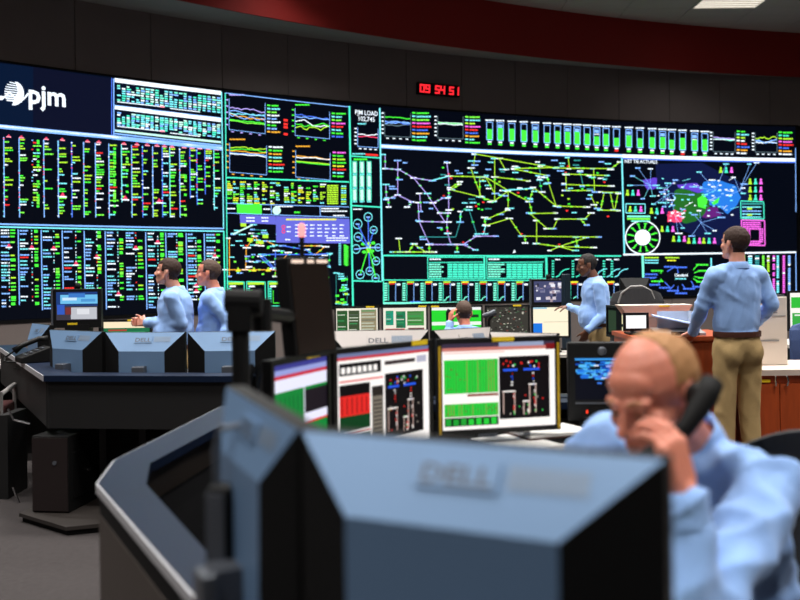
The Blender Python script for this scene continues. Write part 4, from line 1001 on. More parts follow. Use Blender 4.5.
# operator's chair
ch = thing('office_chair', 'dark grey office chair carrying the operator on the phone', 'chair', (0.90, 2.28, 0), math.radians(150))
mb = MB(); mb.box((0, 0.03, 0.405), (0.5, 0.48, 0.09)); mb.build('seat', M_CHAIR, ch, bevel=0.03)
def curved_back(mb, w, z0, z1, y, depth, th, n=12, rows=7):
    front = []; rear = []
    for r in range(rows + 1):
        v = r / rows; z = z0 + (z1 - z0) * v; ww = w * (1 - 0.16 * max(0, (v - 0.7) / 0.3) ** 2 - 0.05 * (1 - v))
        fr = []; rr = []
        for k in range(n + 1):
            u = -1 + 2 * k / n; zz = z - (0.05 * u * u if r == rows else 0)
            yy = y + depth * u * u - 0.06 * math.sin(v * math.pi) * 0.5
            fr.append(Vector((u * ww / 2, yy, zz))); rr.append(Vector((u * ww / 2, yy - th, zz)))
        front.append(fr); rear.append(rr)
    for r in range(rows):
        for k in range(n):
            mb.face([front[r][k], front[r][k + 1], front[r + 1][k + 1], front[r + 1][k]]); mb.face([rear[r][k + 1], rear[r][k], rear[r + 1][k], rear[r + 1][k + 1]])
    for k in range(n):
        mb.face([front[rows][k], front[rows][k + 1], rear[rows][k + 1], rear[rows][k]]); mb.face([front[0][k + 1], front[0][k], rear[0][k], rear[0][k + 1]])
    for r in range(rows):
        mb.face([front[r][0], front[r + 1][0], rear[r + 1][0], rear[r][0]]); mb.face([front[r + 1][n], front[r][n], rear[r][n], rear[r + 1][n]])
def chair_parts(ch, zt=1.02, bw=0.5):
    mb = MB(); curved_back(mb, bw, 0.56, zt, -0.27, 0.08, 0.05); o = mb.build('backrest', M_CHAIR, ch, smooth=False)
    mb = MB(); mb.tube([(0, -0.1, 0.41), (0, -0.31, 0.43), (0, -0.35, 0.6), (0, -0.33, 0.72)], 0.022, 10); mb.build('back_support', M_MATTE, ch)
    for s in (-1, 1):
        mb = MB(); mb.tube([(s * 0.24, 0.02, 0.43), (s * 0.31, 0.02, 0.45), (s * 0.32, 0.0, 0.64)], 0.016, 8); mb.build('arm_post', M_MATTE, ch)
        mb = MB(); mb.box((s * 0.32, 0.02, 0.655), (0.075, 0.26, 0.03)); mb.build('armrest', M_BLACK, ch, bevel=0.012)
    mb = MB(); mb.cyl((0, 0, 0.12), (0, 0, 0.43), 0.028, 12); mb.build('gas_lift', M_MATTE, ch)
    for k in range(5):
        a = 2 * math.pi * k / 5
        mb = MB(); mb.tube([(0, 0, 0.13), (0.29 * math.cos(a), 0.29 * math.sin(a), 0.075)], [0.03, 0.017], 8); lg = mb.build('leg', M_MATTE, ch)
        mb = MB(); cx, cy = 0.29 * math.cos(a), 0.29 * math.sin(a); mb.cyl((cx - 0.02 * math.sin(a), cy + 0.02 * math.cos(a), 0.03), (cx + 0.02 * math.sin(a), cy - 0.02 * math.cos(a), 0.03), 0.03, 12); mb.build('caster', M_BLACK, lg)
chair_parts(ch, 0.975, 0.44)

# ================================================================== left console
RL = 0.82
lo = [px(-60, 310, RL), px(0, 347, RL), px(44, 375.5, RL), px(215, 376, RL)]
lo[0] = lo[1] + (lo[1] - lo[2]).normalized() * 0.2
lo.append(Vector((-0.52, lo[3].y - 0.03, RL)))
li = []
for k, p in enumerate(lo):
    a = (lo[k] - lo[k - 1]).normalized() if k > 0 else (lo[1] - lo[0]).normalized(); b = (lo[k + 1] - lo[k]).normalized() if k < len(lo) - 1 else a
    n_ = Vector((-(a.y + b.y), a.x + b.x, 0)).normalized(); li.append(p + n_ * 0.17 / max(0.5, math.cos(a.angle(b) / 2)))
lc = thing('control_console', 'black operator console at left, its rear panel facing the camera', 'console', (-1.2, 6.2, 0))
offset_rim(lc, lo, li, RL, 0.035)
skirt(lo[:3], RL - 0.033, RL - 0.001, 0.006, 0.006).build('edge_strip', M_EDGE, lc, world=True)
skirt(lo[2:], RL - 0.033, RL - 0.001, 0.006, 0.006).build('edge_strip', M_RIM, lc, world=True)
for k in range(len(lo) - 1): skirt(lo[k:k + 2], 0.52, RL - 0.037, -0.02, 0.02).build('rear_panel', M_DPANEL, lc, world=True)
sp = [p + (q - p) * 0.0 for p, q in zip(lo, li)]
rec = [p + (q - p).normalized() * 0.42 for p, q in zip(lo, li)]
for k in range(len(rec) - 1): skirt([rec[k], rec[k + 1]], 0.0, 0.53, 0.0, 0.02).build('recess_panel', M_MATTE, lc, world=True)
# worktop inside
mb = MB(); mb.prism([(li[4].x, li[4].y), (li[4].x, 6.5), (li[0].x + 0.6, 7.2), (li[0].x, li[0].y), (li[1].x, li[1].y), (li[2].x, li[2].y), (li[3].x, li[3].y)], 0.70, 0.73); mb.build('worktop', M_DPANEL, lc, world=True)
# supports and low shelf for the computers
corner = lo[2]
for p, s in ((Vector((-2.47, 6.35, 0)), 0.055), (lo[2] + Vector((0.5, 0.35, 0)), 0.04), (lo[3] + Vector((0.1, 0.2, 0)), 0.04)):
    mb = MB(); mb.box((p.x, p.y, 0.26), (s, 0.32, 0.52)); mb.build('support', M_DPANEL, lc, world=True)
sh = px(19, 513, 0.05); sh2 = px(66, 527, 0.05); sh3 = px(140, 512, 0.05)
mb = MB(); poly = [(sh.x, sh.y), (sh2.x, sh2.y), (sh3.x + 0.5, sh3.y), (sh3.x + 0.5, sh3.y + 0.45), (sh.x + 0.1, sh.y + 0.5)]
mb.prism(poly, 0.03, 0.05); mb.build('shelf', mat('shelf_brown', (46, 40, 37), 0.6), lc, world=True)
mb = MB(); mb.prism([(p[0] * 0.97 + -1.6 * 0.03, p[1] * 0.97 + 5.9 * 0.03) for p in poly], 0.0, 0.03); mb.build('plinth', M_MATTE, lc, world=True)
for a, b in (((8, 409), (14, 420)), ((14, 420), (30, 424)), ((13, 487), (19, 503))):
    p, q = pd(*a, 6.1), pd(*b, 6.1); mb = MB(); mb.tube([p, q], 0.007, 8); mb.build('bracket', M_CHROME, lc, world=True)
# tower computer
tc = px(49, 514, 0.05); tc = Vector((tc.x + 0.06, tc.y + 0.02, 0.051))
t = thing('computer_tower', 'black tower computer on the low shelf under the left console', 'computer', tc, math.radians(-8))
hT = 0.43
mb = MB(); mb.box((-0.06, 0.2, hT / 2), (0.22, 0.40, hT)); mb.build('case', M_MATTE, t, bevel=0.006)
mb = MB(); mb.box((-0.06, -0.004, hT / 2), (0.21, 0.008, hT - 0.02)); mb.build('front_panel', mat('dark_brown_plastic', (30, 20, 20), 0.5), t)
mb = MB(); mb.cyl((-0.03, -0.012, 0.28), (-0.03, -0.006, 0.28), 0.012, 12); mb.build('button', M_DARKSIL, t)
mb = MB(); mb.box((0.053, 0.15, 0.2), (0.006, 0.2, 0.26)); mb.build('vent_cover', M_BLACK, t)
for q in (0.17, 0.14): 
    mb = MB(); mb.box((0.06, 0.08 + q, 0.2), (0.012, 0.012, 0.012)); mb.build('screw', M_CHROME, t)
# neighbouring furniture end at the far left edge
e0 = pd(2, 430, 6.4)
t = thing('side_chair', 'dark red chair edge with a pale post at the left picture edge', 'chair', (e0.x - 0.36, 6.75, 0), math.radians(10))
mb = MB(); mb.box((0.0, 0, 0.47), (0.5, 0.5, 0.08)); mb.build('seat', M_DKRED, t, bevel=0.02)
mb = MB(); curved_back(mb, 0.48, 0.55, 0.9, -0.24, 0.04, 0.05); mb.build('backrest', M_DKRED, t)
for sx in (-1, 1):
    for sy in (-1, 1):
        mb = MB(); mb.tube([(sx * 0.25, sy * 0.22, 0.0), (sx * 0.25, sy * 0.22, 0.62 if sx > 0 else 0.45)], 0.014, 8); mb.build('leg', M_GREY, t)
mb = MB(); mb.tube([(0.25, -0.22, 0.60), (0.25, 0.22, 0.62)], 0.016, 8); mb.build('armrest', M_GREY, t)

# silver-backed monitors on the left console
ZL = 1.06
def backrow(xa, ya, da, xb, yb, db, label, z=None, h=0.30, **kw):
    a, b = pd(xa, ya, da), pd(xb, yb, db)
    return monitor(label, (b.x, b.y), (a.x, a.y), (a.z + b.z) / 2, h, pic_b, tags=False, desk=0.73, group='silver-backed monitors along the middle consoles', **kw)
backrow(53, 330, 6.25, 106, 331, 5.95, 'silver-backed monitor beside the black desk phone at the left console end')
backrow(107, 331.5, 5.95, 187, 332.5, 5.88, 'silver-backed monitor on the left console in front of the lit webcam screen', tilt=0)
backrow(188, 332.5, 5.88, 276, 330, 5.88, 'silver-backed monitor on the left console before the two standing men')
a_, b_ = pd(36, 322, 7.15), pd(54, 326, 6.8)
monitor('pale end-on monitor back behind the desk phone, left of the webcam screen', (b_.x, b_.y), (a_.x, a_.y), (a_.z + b_.z) / 2, 0.30, pic_b, tags=False, desk=0.73, group='silver-backed monitors along the middle consoles')
# desk telephone on the left rim
dp = px(31, 361, RL + 0.005)
t = thing('telephone', 'black desk telephone with handset on the left console rim', 'telephone', (dp.x + 0.02, dp.y, RL), math.radians(-58))
mb = MB(); mb.hexa([(-0.1, -0.1, 0.0), (0.1, -0.1, 0.0), (0.1, 0.1, 0.0), (-0.1, 0.1, 0.0), (-0.1, -0.1, 0.035), (0.1, -0.1, 0.035), (0.1, 0.09, 0.10), (-0.1, 0.09, 0.10)]); mb.build('base', M_MATTE, t, bevel=0.006)
mb = MB(); mb.tube([(-0.07, -0.11, 0.07), (-0.07, -0.06, 0.105), (-0.07, 0.05, 0.145), (-0.07, 0.10, 0.14)], [0.024, 0.017, 0.017, 0.024], 10); mb.build('handset', M_BLACK, t, smooth=True)
mb = MB()
for r in range(4):
    for c in range(3): mb.box((0.0 + c * 0.03, -0.06 + r * 0.035, 0.052 + r * 0.0125), (0.02, 0.02, 0.008))
o = mb.build('keypad', M_DARKSIL, t); o['kind'] = 'stuff'
mb = MB(); mb.tube([(-0.07, -0.11, 0.07), (-0.1, -0.16, 0.03), (-0.02, -0.18, 0.01), (0.05, -0.12, 0.01)], 0.006, 6); mb.build('cord', M_BLACK, t)

# ================================================================== middle console just behind the lit monitors
mc = thing('control_console', 'console row behind the foreground lit monitors carrying silver-backed screens', 'console', (0.6, 4.9, 0))
mo = [Vector((1.35, 4.62, RL)), Vector((-0.42, 4.62, RL))]
mb = MB(); mb.box((0.46, 4.66, 0.78), (1.78, 0.1, 0.03)); mb.build('rim', M_RIM, mc, world=True)
mb = MB(); mb.box((0.46, 4.98, 0.715), (1.78, 0.54, 0.03)); mb.build('worktop', M_DPANEL, mc, world=True)
mb = MB(); mb.box((0.46, 4.66, 0.38), (1.74, 0.03, 0.76)); mb.build('rear_panel', M_DPANEL, mc, world=True)
for x in (-0.38, 1.3):
    mb = MB(); mb.box((x, 4.98, 0.35), (0.03, 0.5, 0.70)); mb.build('leg', M_DPANEL, mc, world=True)
def backrow2(xa, ya, da, xb, yb, db, label):
    a, b = pd(xa, ya, da), pd(xb, yb, db)
    return monitor(label, (b.x, b.y), (a.x, a.y), (a.z + b.z) / 2, 0.32, pic_b, tags=False, desk=0.73, silver=M_SILVER_WARMLIT, group='silver-backed monitors along the middle consoles')
backrow2(328, 330, 4.8, 429, 330, 4.8, 'silver-backed monitor directly behind the red block screen')
backrow2(430, 330, 4.82, 487, 327, 5.05, 'silver-backed monitor before the seated man in the middle, left of the dark gap')
backrow2(492, 328, 4.95, 560, 337, 4.75, 'silver-backed monitor before the cream page screen, right of the dark gap')
# small lamp-like dark stand in the gap
gq = pd(489, 330, 5.05)
t = thing('gooseneck_stand', 'small dark gooseneck stand between two silver monitor backs', 'stand', (gq.x, gq.y, 0.73))
mb = MB(); mb.lathe([(0.0, 0.0), (0.035, 0.0), (0.035, 0.012), (0.0, 0.016)], n=14); mb.build('base', M_BLACK, t)
mb = MB(); mb.tube([(0, 0, 0.012), (0, 0, gq.z - 0.73), (0.0, 0, gq.z - 0.68), (0.02, 0, gq.z - 0.655)], 0.008, 8); mb.build('neck', M_BLACK, t)
mb = MB(); mb.tube([(-0.03, 0, gq.z - 0.66), (0.035, 0, gq.z - 0.64)], [0.012, 0.016], 10); mb.build('head', M_DARKSIL, t)

# ================================================================== lower tier: far row of lit screens
DL = 0.52          # desk height of the lower tier above the datum
fc = thing('control_console', 'far console on the lower floor with a row of lit screens', 'console', (0.4, 9.9, Z_LOW))
mb = MB(); mb.box((0.5, 10.21, DL - 0.015), (2.9, 0.6, 0.03)); mb.build('worktop', M_DESK, fc, world=True)
mb = MB(); mb.box((0.5, 10.5, (DL + Z_LOW) / 2), (2.9, 0.03, DL - Z_LOW - 0.03)); mb.build('rear_panel', M_DPANEL, fc, world=True)
for x in (-0.9, 1.9):
    mb = MB(); mb.box((x, 10.21, (DL + Z_LOW) / 2 - 0.015), (0.03, 0.56, DL - Z_LOW - 0.03)); mb.build('leg', M_DPANEL, fc, world=True)
def farmon(xa, ya, xb, yb, d, pic, label, h=0.33, bg=(4, 4, 6), **kw):
    a, b = pd(xa, ya, d), pd(xb, yb, d)
    return monitor(label, (a.x, a.y), (b.x, b.y), (a.z + b.z) / 2, h, pic, bg=bg, desk=DL, group='lit monitors in the far row', silver=False, **kw)
GT = (70, 120, 60)
farmon(334, 307, 379.5, 306, 10.2, doc_picture([(0.02, 0.08, 0.27, 1, (40, 90, 44), 9), (0.30, 0.08, 0.56, 1, (60, 80, 50), 9), (0.60, 0.05, 0.97, 1, (150, 140, 110), 9)]), 'far lit screen with two dark green document columns, leftmost of the far row', tagpos=0.8)
farmon(381, 306.5, 428, 305.5, 10.2, doc_picture([(0.06, 0.1, 0.24, 0.6, (30, 150, 120), 6), (0.30, 0.12, 0.52, 0.7, (30, 120, 80), 5), (0.56, 0.12, 0.95, 0.62, (70, 150, 70), 7), (0.05, 0.72, 0.5, 0.8, (200, 60, 60), 1), (0.58, 0.7, 0.95, 0.8, (120, 60, 60), 1)]), 'far lit screen with small teal tables, left of the seated man', tagpos=0.88)
farmon(429.5, 306, 483, 305, 10.2, [(0, 0, 1, 0.1, (240, 240, 240)), (0, 0.1, 1, 1, (40, 215, 50)), (0, 0.5, 1, 0.62, (235, 245, 235), 2), (0.7, 0.26, 0.95, 0.36, (20, 60, 30), 2), (0, 0.8, 1, 0.88, (235, 245, 235), 2)], 'far lit bright green screen in front of the seated man', tagpos=0.1)
pm = [(0, 0, 1, 1, (58, 56, 50))]
for k in range(150):
    u, v = U(0, 0.95), U(0, 0.95); pm.append((u, v, u + U(0.01, 0.05), v + U(0.015, 0.05), random.choice([(150, 150, 140), (90, 90, 84), (20, 18, 18), (190, 185, 170), (120, 60, 50), (60, 110, 70), (30, 28, 26)]), 2 + k % 4))
farmon(484.5, 305.5, 530, 304.5, 10.2, pm, 'far lit screen with a busy grey diagram, right of the seated man', tagpos=0.72)
farmon(531, 306, 570, 305, 10.2, [(0, 0, 1, 1, (255, 244, 214)), (0, 0, 0.4, 0.06, (160, 200, 220), 2), (0, 0.55, 0.26, 1, (30, 120, 225), 2), (0.3, 0.5, 1, 0.52, (200, 190, 160), 2)], 'far lit screen with a cream page and blue block beside the standing man with glasses', tags=False)
def video_phone(name, label, xa, ya, xb, yb, d, deskz, items, bg, taglab=True, side=0):
    a, b = pd(xa, ya, d), pd(xb, yb, d); w = (b - a).length
    t = thing(name, label, 'video phone', ((a.x + b.x) / 2, (a.y + b.y) / 2, deskz), math.atan2(b.y - a.y, b.x - a.x) + side)
    z1 = a.z - deskz; z0 = at_depth(xa, yb, d).z - deskz
    mb = MB(); mb.box((0, 0.03, (z0 + z1) / 2), (w, 0.06, z1 - z0)); mb.build('housing', M_BLACK, t, bevel=0.006)
    mb = MB(); mb.box((0, 0.05, z0 / 2 + 0.01), (w * 0.5, 0.12, z0 + 0.03)); mb.build('stand', M_MATTE, t)
    mb = MB(); mb.lathe([(0.0, 0.0), (0.02, 0.0), (0.026, 0.02), (0.02, 0.045), (0.0, 0.05)], (0.0, 0.03, z1), 12); mb.build('camera_lens', M_MATTE, t, smooth=True)
    mb = MB(); mb.box((-w / 2 - 0.008, 0.03, (z0 + z1) / 2), (0.016, 0.066, z1 - z0 + 0.01)); mb.build('side_trim', M_DARKSIL, t)
    g = MB(); screen_panel(g, w * 0.86, (z1 - z0) * 0.72, items, bg, Matrix.Translation((0, -0.0005, z1 - (z1 - z0) * 0.08)), 0.0005); g.build('screen_image', MON_DISPLAY, t)
    if taglab:
        mb = MB(); mb.box((-w * 0.1, -0.002, z0 + 0.03), (0.08, 0.004, 0.022)); mb.build('tag', M_YELLOW, t)
    return t
room_pic = [(0, 0, 1, 0.5, (30, 60, 120)), (0.1, 0.1, 1, 0.42, (110, 190, 235), 2), (0.3, 0.05, 0.7, 0.2, (60, 120, 200), 3), (0, 0.5, 1, 1, (60, 56, 66)), (0.35, 0.55, 0.98, 0.97, (190, 192, 200), 2), (0.02, 0.45, 0.2, 0.8, (50, 90, 190), 3), (0.22, 0.55, 0.36, 0.8, (120, 50, 50), 3), (0.5, 0.6, 0.8, 0.8, (220, 222, 228), 3), (0.15, 0.2, 0.5, 0.3, (200, 230, 250), 3), (0.6, 0.25, 0.95, 0.35, (80, 150, 210), 3)]
video_phone('video_phone', 'black webcam screen showing a lit office, left of the two standing men', 63, 289, 91, 328, 8.15, DL + 0.12, room_pic, (20, 20, 26))
room_pic2 = [(0, 0, 1, 1, (70, 74, 110))]
for k in range(40):
    u, v = U(0, 0.85), U(0.05, 0.85); room_pic2.append((u, v, u + U(0.05, 0.18), v + U(0.05, 0.16), random.choice([(210, 200, 210), (120, 120, 150), (40, 40, 60), (170, 150, 160), (235, 235, 245), (90, 90, 130)]), 2 + k % 4))
video_phone('video_phone', 'black webcam screen with grey meeting picture beside the man with glasses', 539.5, 279, 558, 308, 10.6, DL, room_pic2, (20, 20, 26), taglab=False)
a_ = pd(566, 290, 10.5)
t = thing('touch_panel', 'slim dark panel standing edge-on right of the grey meeting picture', 'panel', (a_.x, a_.y, DL), math.radians(60))
mb = MB(); mb.box((0, 0, (pd(566, 274, 10.5).z - DL) / 2), (0.16, 0.05, pd(566, 274, 10.5).z - DL)); mb.build('housing', mat('blue_black', (24, 40, 52), 0.4), t, bevel=0.01)
mb = MB(); mb.box((0, 0, 0.01), (0.16, 0.07, 0.02)); mb.build('base', M_BLACK, t)
# left men's console
t = thing('control_console', 'far left console on the lower floor behind the two standing men', 'console', (-2.4, 8.6, Z_LOW))
mb = MB(); mb.box((-2.62, 8.62, DL + 0.105), (1.86, 0.7, 0.03)); mb.build('worktop', M_DESK, t, world=True)
mb = MB(); mb.box((-2.62, 8.9, (DL + 0.09 + Z_LOW) / 2), (1.86, 0.03, DL + 0.09 - Z_LOW)); mb.build('rear_panel', M_DPANEL, t, world=True)
for x in (-3.5, -1.75):
    mb = MB(); mb.box((x, 8.62, (DL + 0.09 + Z_LOW) / 2), (0.03, 0.6, DL + 0.09 - Z_LOW)); mb.build('leg', M_DPANEL, t, world=True)
a_, b_ = pd(101, 320, 8.55), pd(152, 318, 8.55)
monitor('lit monitor with cream header and green table under the standing man\'s hands', a_, b_, a_.z, 0.3, [(0, 0, 1, 1, (30, 110, 70)), (0, 0, 1, 0.2, (250, 232, 196), 2), (0.1, 0.25, 0.5, 0.3, (180, 60, 50), 3), (0.15, 0.32, 0.9, 0.4, (60, 160, 110), 3), (0.3, 0.45, 0.9, 0.52, (60, 160, 110), 3)], desk=DL + 0.12, tagpos=0.62, group='lit monitors in the far row', silver=False)
pp_ = pd(100, 316, 8.3)
t = thing('post_stand', 'thin black post standing right of the lit office webcam screen', 'post', (pp_.x, pp_.y, DL + 0.12))
mb = MB(); mb.cyl((0, 0, 0), (0, 0, pp_.z - DL - 0.12 + 0.02), 0.014, 8); mb.build('pole', M_MATTE, t)
mb = MB(); mb.cyl((0, 0, 0), (0, 0, 0.015), 0.06, 14); mb.build('base', M_MATTE, t)
mb = MB(); mb.cyl((0, 0, pp_.z - DL - 0.1), (0, 0, pp_.z - DL - 0.07), 0.018, 8); mb.build('tip', M_GREY, t)

# ================================================================== counter and cabinets at the right
zc_ = 0.86
t = thing('counter_cabinet', 'tall red-brown wooden counter the standing man leans on', 'cabinet', (1.9, 7.4, Z_LOW))
mb = MB(); mb.box((2.015, 7.42, zc_ + 0.015), (0.75, 0.72, 0.03)); mb.build('worktop', M_WOOD, t, world=True)
mb = MB(); mb.box((2.015, 7.44, (zc_ + Z_LOW) / 2), (0.72, 0.64, zc_ - Z_LOW)); mb.build('body', M_WOOD, t, world=True)
for k in range(2):
    x = 1.836 + k * 0.358; mb = MB(); mb.box((x, 7.112, (zc_ + Z_LOW) / 2 + 0.04), (0.352, 0.016, zc_ - Z_LOW - 0.12)); o = mb.build('door', M_WOOD, t, world=True)
    mb = MB(); mb.tube([(x + 0.16, 7.10, 0.55), (x + 0.16, 7.07, 0.57), (x + 0.16, 7.07, 0.67), (x + 0.16, 7.10, 0.69)], 0.006, 8); mb.build('handle', M_CHROME, o, world=True)
cr = 0.66
xl = pd(751, 372, 6.95).x; y_ = 6.95
t = thing('base_cabinet', 'low red-brown wooden cabinet with two chrome handles and pale top', 'cabinet', (xl + 0.6, 7.3, Z_LOW))
mb = MB(); mb.box((xl + 0.62, y_ + 0.33, cr - 0.02), (1.3, 0.70, 0.04)); mb.build('worktop', M_COUNTER, t, world=True)
mb = MB(); mb.box((xl + 0.62, y_ + 0.34, (cr - 0.04 + Z_LOW) / 2), (1.26, 0.64, cr - 0.04 - Z_LOW)); mb.build('body', M_WOOD, t, world=True)
xm = pd(781, 380, 6.93).x
for s in (-1, 1):
    wdr = 0.225; x = xm + s * (wdr / 2 + 0.003)
    mb = MB(); mb.box((x, y_ + 0.012, (cr + Z_LOW) / 2 - 0.02), (wdr, 0.016, cr - Z_LOW - 0.16)); o = mb.build('door', M_WOOD, t, world=True)
    hx = xm + s * 0.036; z1 = pd(781, 375, 6.93).z; z0_ = pd(781, 387, 6.93).z
    mb = MB(); mb.tube([(hx, y_ + 0.004, z1), (hx + s * 0.004, y_ - 0.03, z1 - 0.012), (hx + s * 0.008, y_ - 0.036, (z1 + z0_) / 2), (hx + s * 0.004, y_ - 0.03, z0_ + 0.012), (hx, y_ + 0.004, z0_)], 0.0065, 8); mb.build('handle', M_CHROME, o, world=True)
yl = pd(766, 381, 6.95)
mb = MB(); mb.box((yl.x, y_ + 0.002, yl.z), (0.062, 0.003, 0.02)); mb.build('tag', M_YELLOW, t, world=True)
# pale cabinet standing on it
a_, b_ = pd(757, 297, 7.25), pd(787, 297, 7.25)
t = thing('storage_box', 'tall pale cream office machine standing on the low wooden cabinet', 'office machine', ((a_.x + b_.x) / 2, 7.45, cr))
w = b_.x - a_.x; h = a_.z - cr
mb = MB(); mb.box((0, 0, h / 2), (w, 0.4, h)); mb.build('body', M_WHITE, t, bevel=0.006)
mb = MB(); mb.box((-0.02, -0.203, h * 0.36), (w * 0.6, 0.008, 0.012)); mb.build('slot', M_GREY, t)
mb = MB(); mb.box((0.05, -0.15, h + 0.006), (0.09, 0.08, 0.014)); mb.build('control', M_DARKSIL, t)
mb = MB(); mb.box((0.0, -0.203, h * 0.72), (w * 0.86, 0.006, 0.006)); mb.build('seam', M_GREY, t)
for dz in (0.85, 0.80, 0.77): 
    mb = MB(); mb.box((0.02, -0.2025, h * dz), (0.03, 0.004, 0.01)); mb.build('marking', M_GREY, t)
# screen and blue chair back at the right picture edge
a_, b_ = pd(787.5, 291, 9.0), pd(838, 290, 9.0)
t = thing('side_desk', 'desk on the lower floor at the right picture edge', 'desk', (a_.x + 0.3, 9.2, Z_LOW))
mb = MB(); mb.box((a_.x + 0.35, 9.2, DL + 0.14), (0.8, 0.7, 0.03)); mb.build('worktop', M_DESK, t, world=True)
for dx in (0.0, 0.7):
    mb = MB(); mb.box((a_.x + dx, 9.2, (DL + 0.125 + Z_LOW) / 2), (0.03, 0.6, DL + 0.125 - Z_LOW)); mb.build('leg', M_DPANEL, t, world=True)
monitor('lit green and white monitor at the right picture edge', a_, b_, a_.z, 0.36, [(0, 0, 1, 1, (250, 246, 240)), (0.03, 0.12, 1, 0.42, (50, 190, 60), 2), (0.05, 0.56, 0.6, 0.9, (60, 170, 70), 2), (0.1, 0.6, 0.5, 0.64, (230, 240, 230), 3)], desk=DL + 0.155, tags=False, group='lit monitors in the far row', silver=False)
bp = pd(803, 340, 8.2)
ch2 = thing('office_chair', 'blue-black office chair in front of the green screen at the right edge', 'chair', (bp.x + 0.08, 8.35, Z_LOW), math.radians(5))
mb = MB(); mb.box((0, 0.0, 0.47), (0.5, 0.48, 0.09)); mb.build('seat', M_CHAIR, ch2, bevel=0.03)
M_CHAIR_KEEP = M_CHAIR; M_CHAIR = mat('blue_chair_fabric', (52, 74, 120), 0.8, bump=0.3, bscale=400); chair_parts(ch2, 1.14); M_CHAIR = M_CHAIR_KEEP

# ---- things on the tall counter
def slab(name, label, cat, xa, xb, y, d, size_y, thick, m, rz=0.0, z=None, tilt=0.0):
    a, b = pd(xa, y, d), pd(xb, y, d)
    mb = MB(); mb.box((0, 0, thick / 2), (b.x - a.x, size_y, thick))
    o = mb.build(name, m, bevel=0.003); o.location = ((a.x + b.x) / 2, d, zc_ + 0.03 if z is None else z); o.rotation_euler = (tilt, 0, rz)
    return tag(o, label, cat)
# bright white screen
a_, b_ = pd(623, 313, 7.28), pd(649, 313, 7.28)
monitor('small glowing white screen standing on the wooden counter', a_, b_, a_.z, a_.z - zc_ - 0.06, [(0, 0, 1, 1, (255, 255, 255))], desk=zc_ + 0.031, tags=False, group='small screens on the wooden counter', silver=False)
a_, b_ = pd(606, 305, 8.3), pd(625.5, 305, 7.9)
monitor('dark screen with bright vertical bars left of the glowing white screen', a_, b_, a_.z, 0.26, [(0.82, 0.02, 0.97, 0.55, (255, 244, 190), 2), (0.82, 0.65, 0.97, 0.98, (255, 244, 190), 2), (0.05, 0.1, 0.5, 0.9, (40, 60, 40), 2)], desk=zc_ - 0.1, tags=False, group='small screens on the wooden counter', silver=False, stand=True)
t = thing('side_stand', 'narrow dark stand under the screen with bright bars', 'stand', ((a_.x + b_.x) / 2, 8.15, Z_LOW))
mb = MB(); mb.box((0, 0, (zc_ - 0.1 - Z_LOW) / 2), (0.22, 0.3, zc_ - 0.1 - Z_LOW)); mb.build('body', M_DPANEL, t)
mb = MB(); mb.box((0, 0, zc_ - 0.1 - Z_LOW - 0.01), (0.3, 0.34, 0.02)); mb.build('top_board', M_DPANEL, t)
# flat pale lid of a printer and its grey body
a_, b_ = pd(617, 305, 7.68), pd(688, 305, 7.68)
t = thing('printer', 'cream-lidded grey printer behind the glowing white screen', 'printer', ((a_.x + b_.x) / 2, 7.61, zc_ + 0.03))
w = b_.x - a_.x; zt_ = a_.z - zc_ - 0.03
mb = MB(); mb.hexa([(-w * 0.38, -0.02, zt_ - 0.09), (w * 0.42, -0.02, zt_ - 0.09), (w * 0.42, 0.16, zt_ - 0.09), (-w * 0.38, 0.16, zt_ - 0.09), (-w / 2, -0.05, zt_), (w / 2, -0.05, zt_), (w / 2, 0.16, zt_), (-w / 2, 0.16, zt_)]); mb.build('lid', M_WHITE, t)
mb = MB(); mb.box((0.05, 0.07, (zt_ - 0.09) / 2), (w * 0.74, 0.2, zt_ - 0.095)); mb.build('body', M_GREY, t)
mb = MB(); mb.box((0.12, -0.035, 0.07), (0.22, 0.01, 0.05)); mb.build('tray_slot', M_MATTE, t)
mb = MB(); mb.box((0.06, -0.052, zt_ - 0.008), (0.08, 0.004, 0.012)); mb.build('tag', M_YELLOW, t)
# paper sheaf on a slanted acrylic holder
a_ = pd(672, 318, 7.2)
t = thing('document_holder', 'clear slanted document holder with blue-white sheets beside the standing man\'s arm', 'document holder', (a_.x + 0.02, 7.22, zc_ + 0.03), 0.0)
mb = MB(); mb.hexa([(-0.15, -0.1, 0.0), (0.2, -0.1, 0.0), (0.2, 0.1, 0.0), (-0.15, 0.1, 0.0), (-0.15, -0.1, 0.02), (0.2, -0.1, 0.02), (0.2, 0.1, 0.05), (-0.15, 0.1, 0.05)]); mb.build('base', M_GREY, t)
mb = MB(); mb.hexa([(-0.16, -0.06, 0.135), (0.12, -0.06, 0.075), (0.14, 0.1, 0.08), (-0.14, 0.1, 0.14), (-0.16, -0.06, 0.145), (0.12, -0.06, 0.085), (0.14, 0.1, 0.09), (-0.14, 0.1, 0.15)]); mb.build('sheets', M_BLUEPAPER, t)
mb = MB(); mb.box((0.13, 0.02, 0.1), (0.006, 0.16, 0.14)); mb.box((0.02, 0.09, 0.09), (0.24, 0.006, 0.16)); mb.build('wire_stand', M_CLEAR, t)
mb = MB(); mb.box((0.05, -0.105, 0.018), (0.2, 0.01, 0.026)); mb.build('drawer_front', M_MATTE, t)
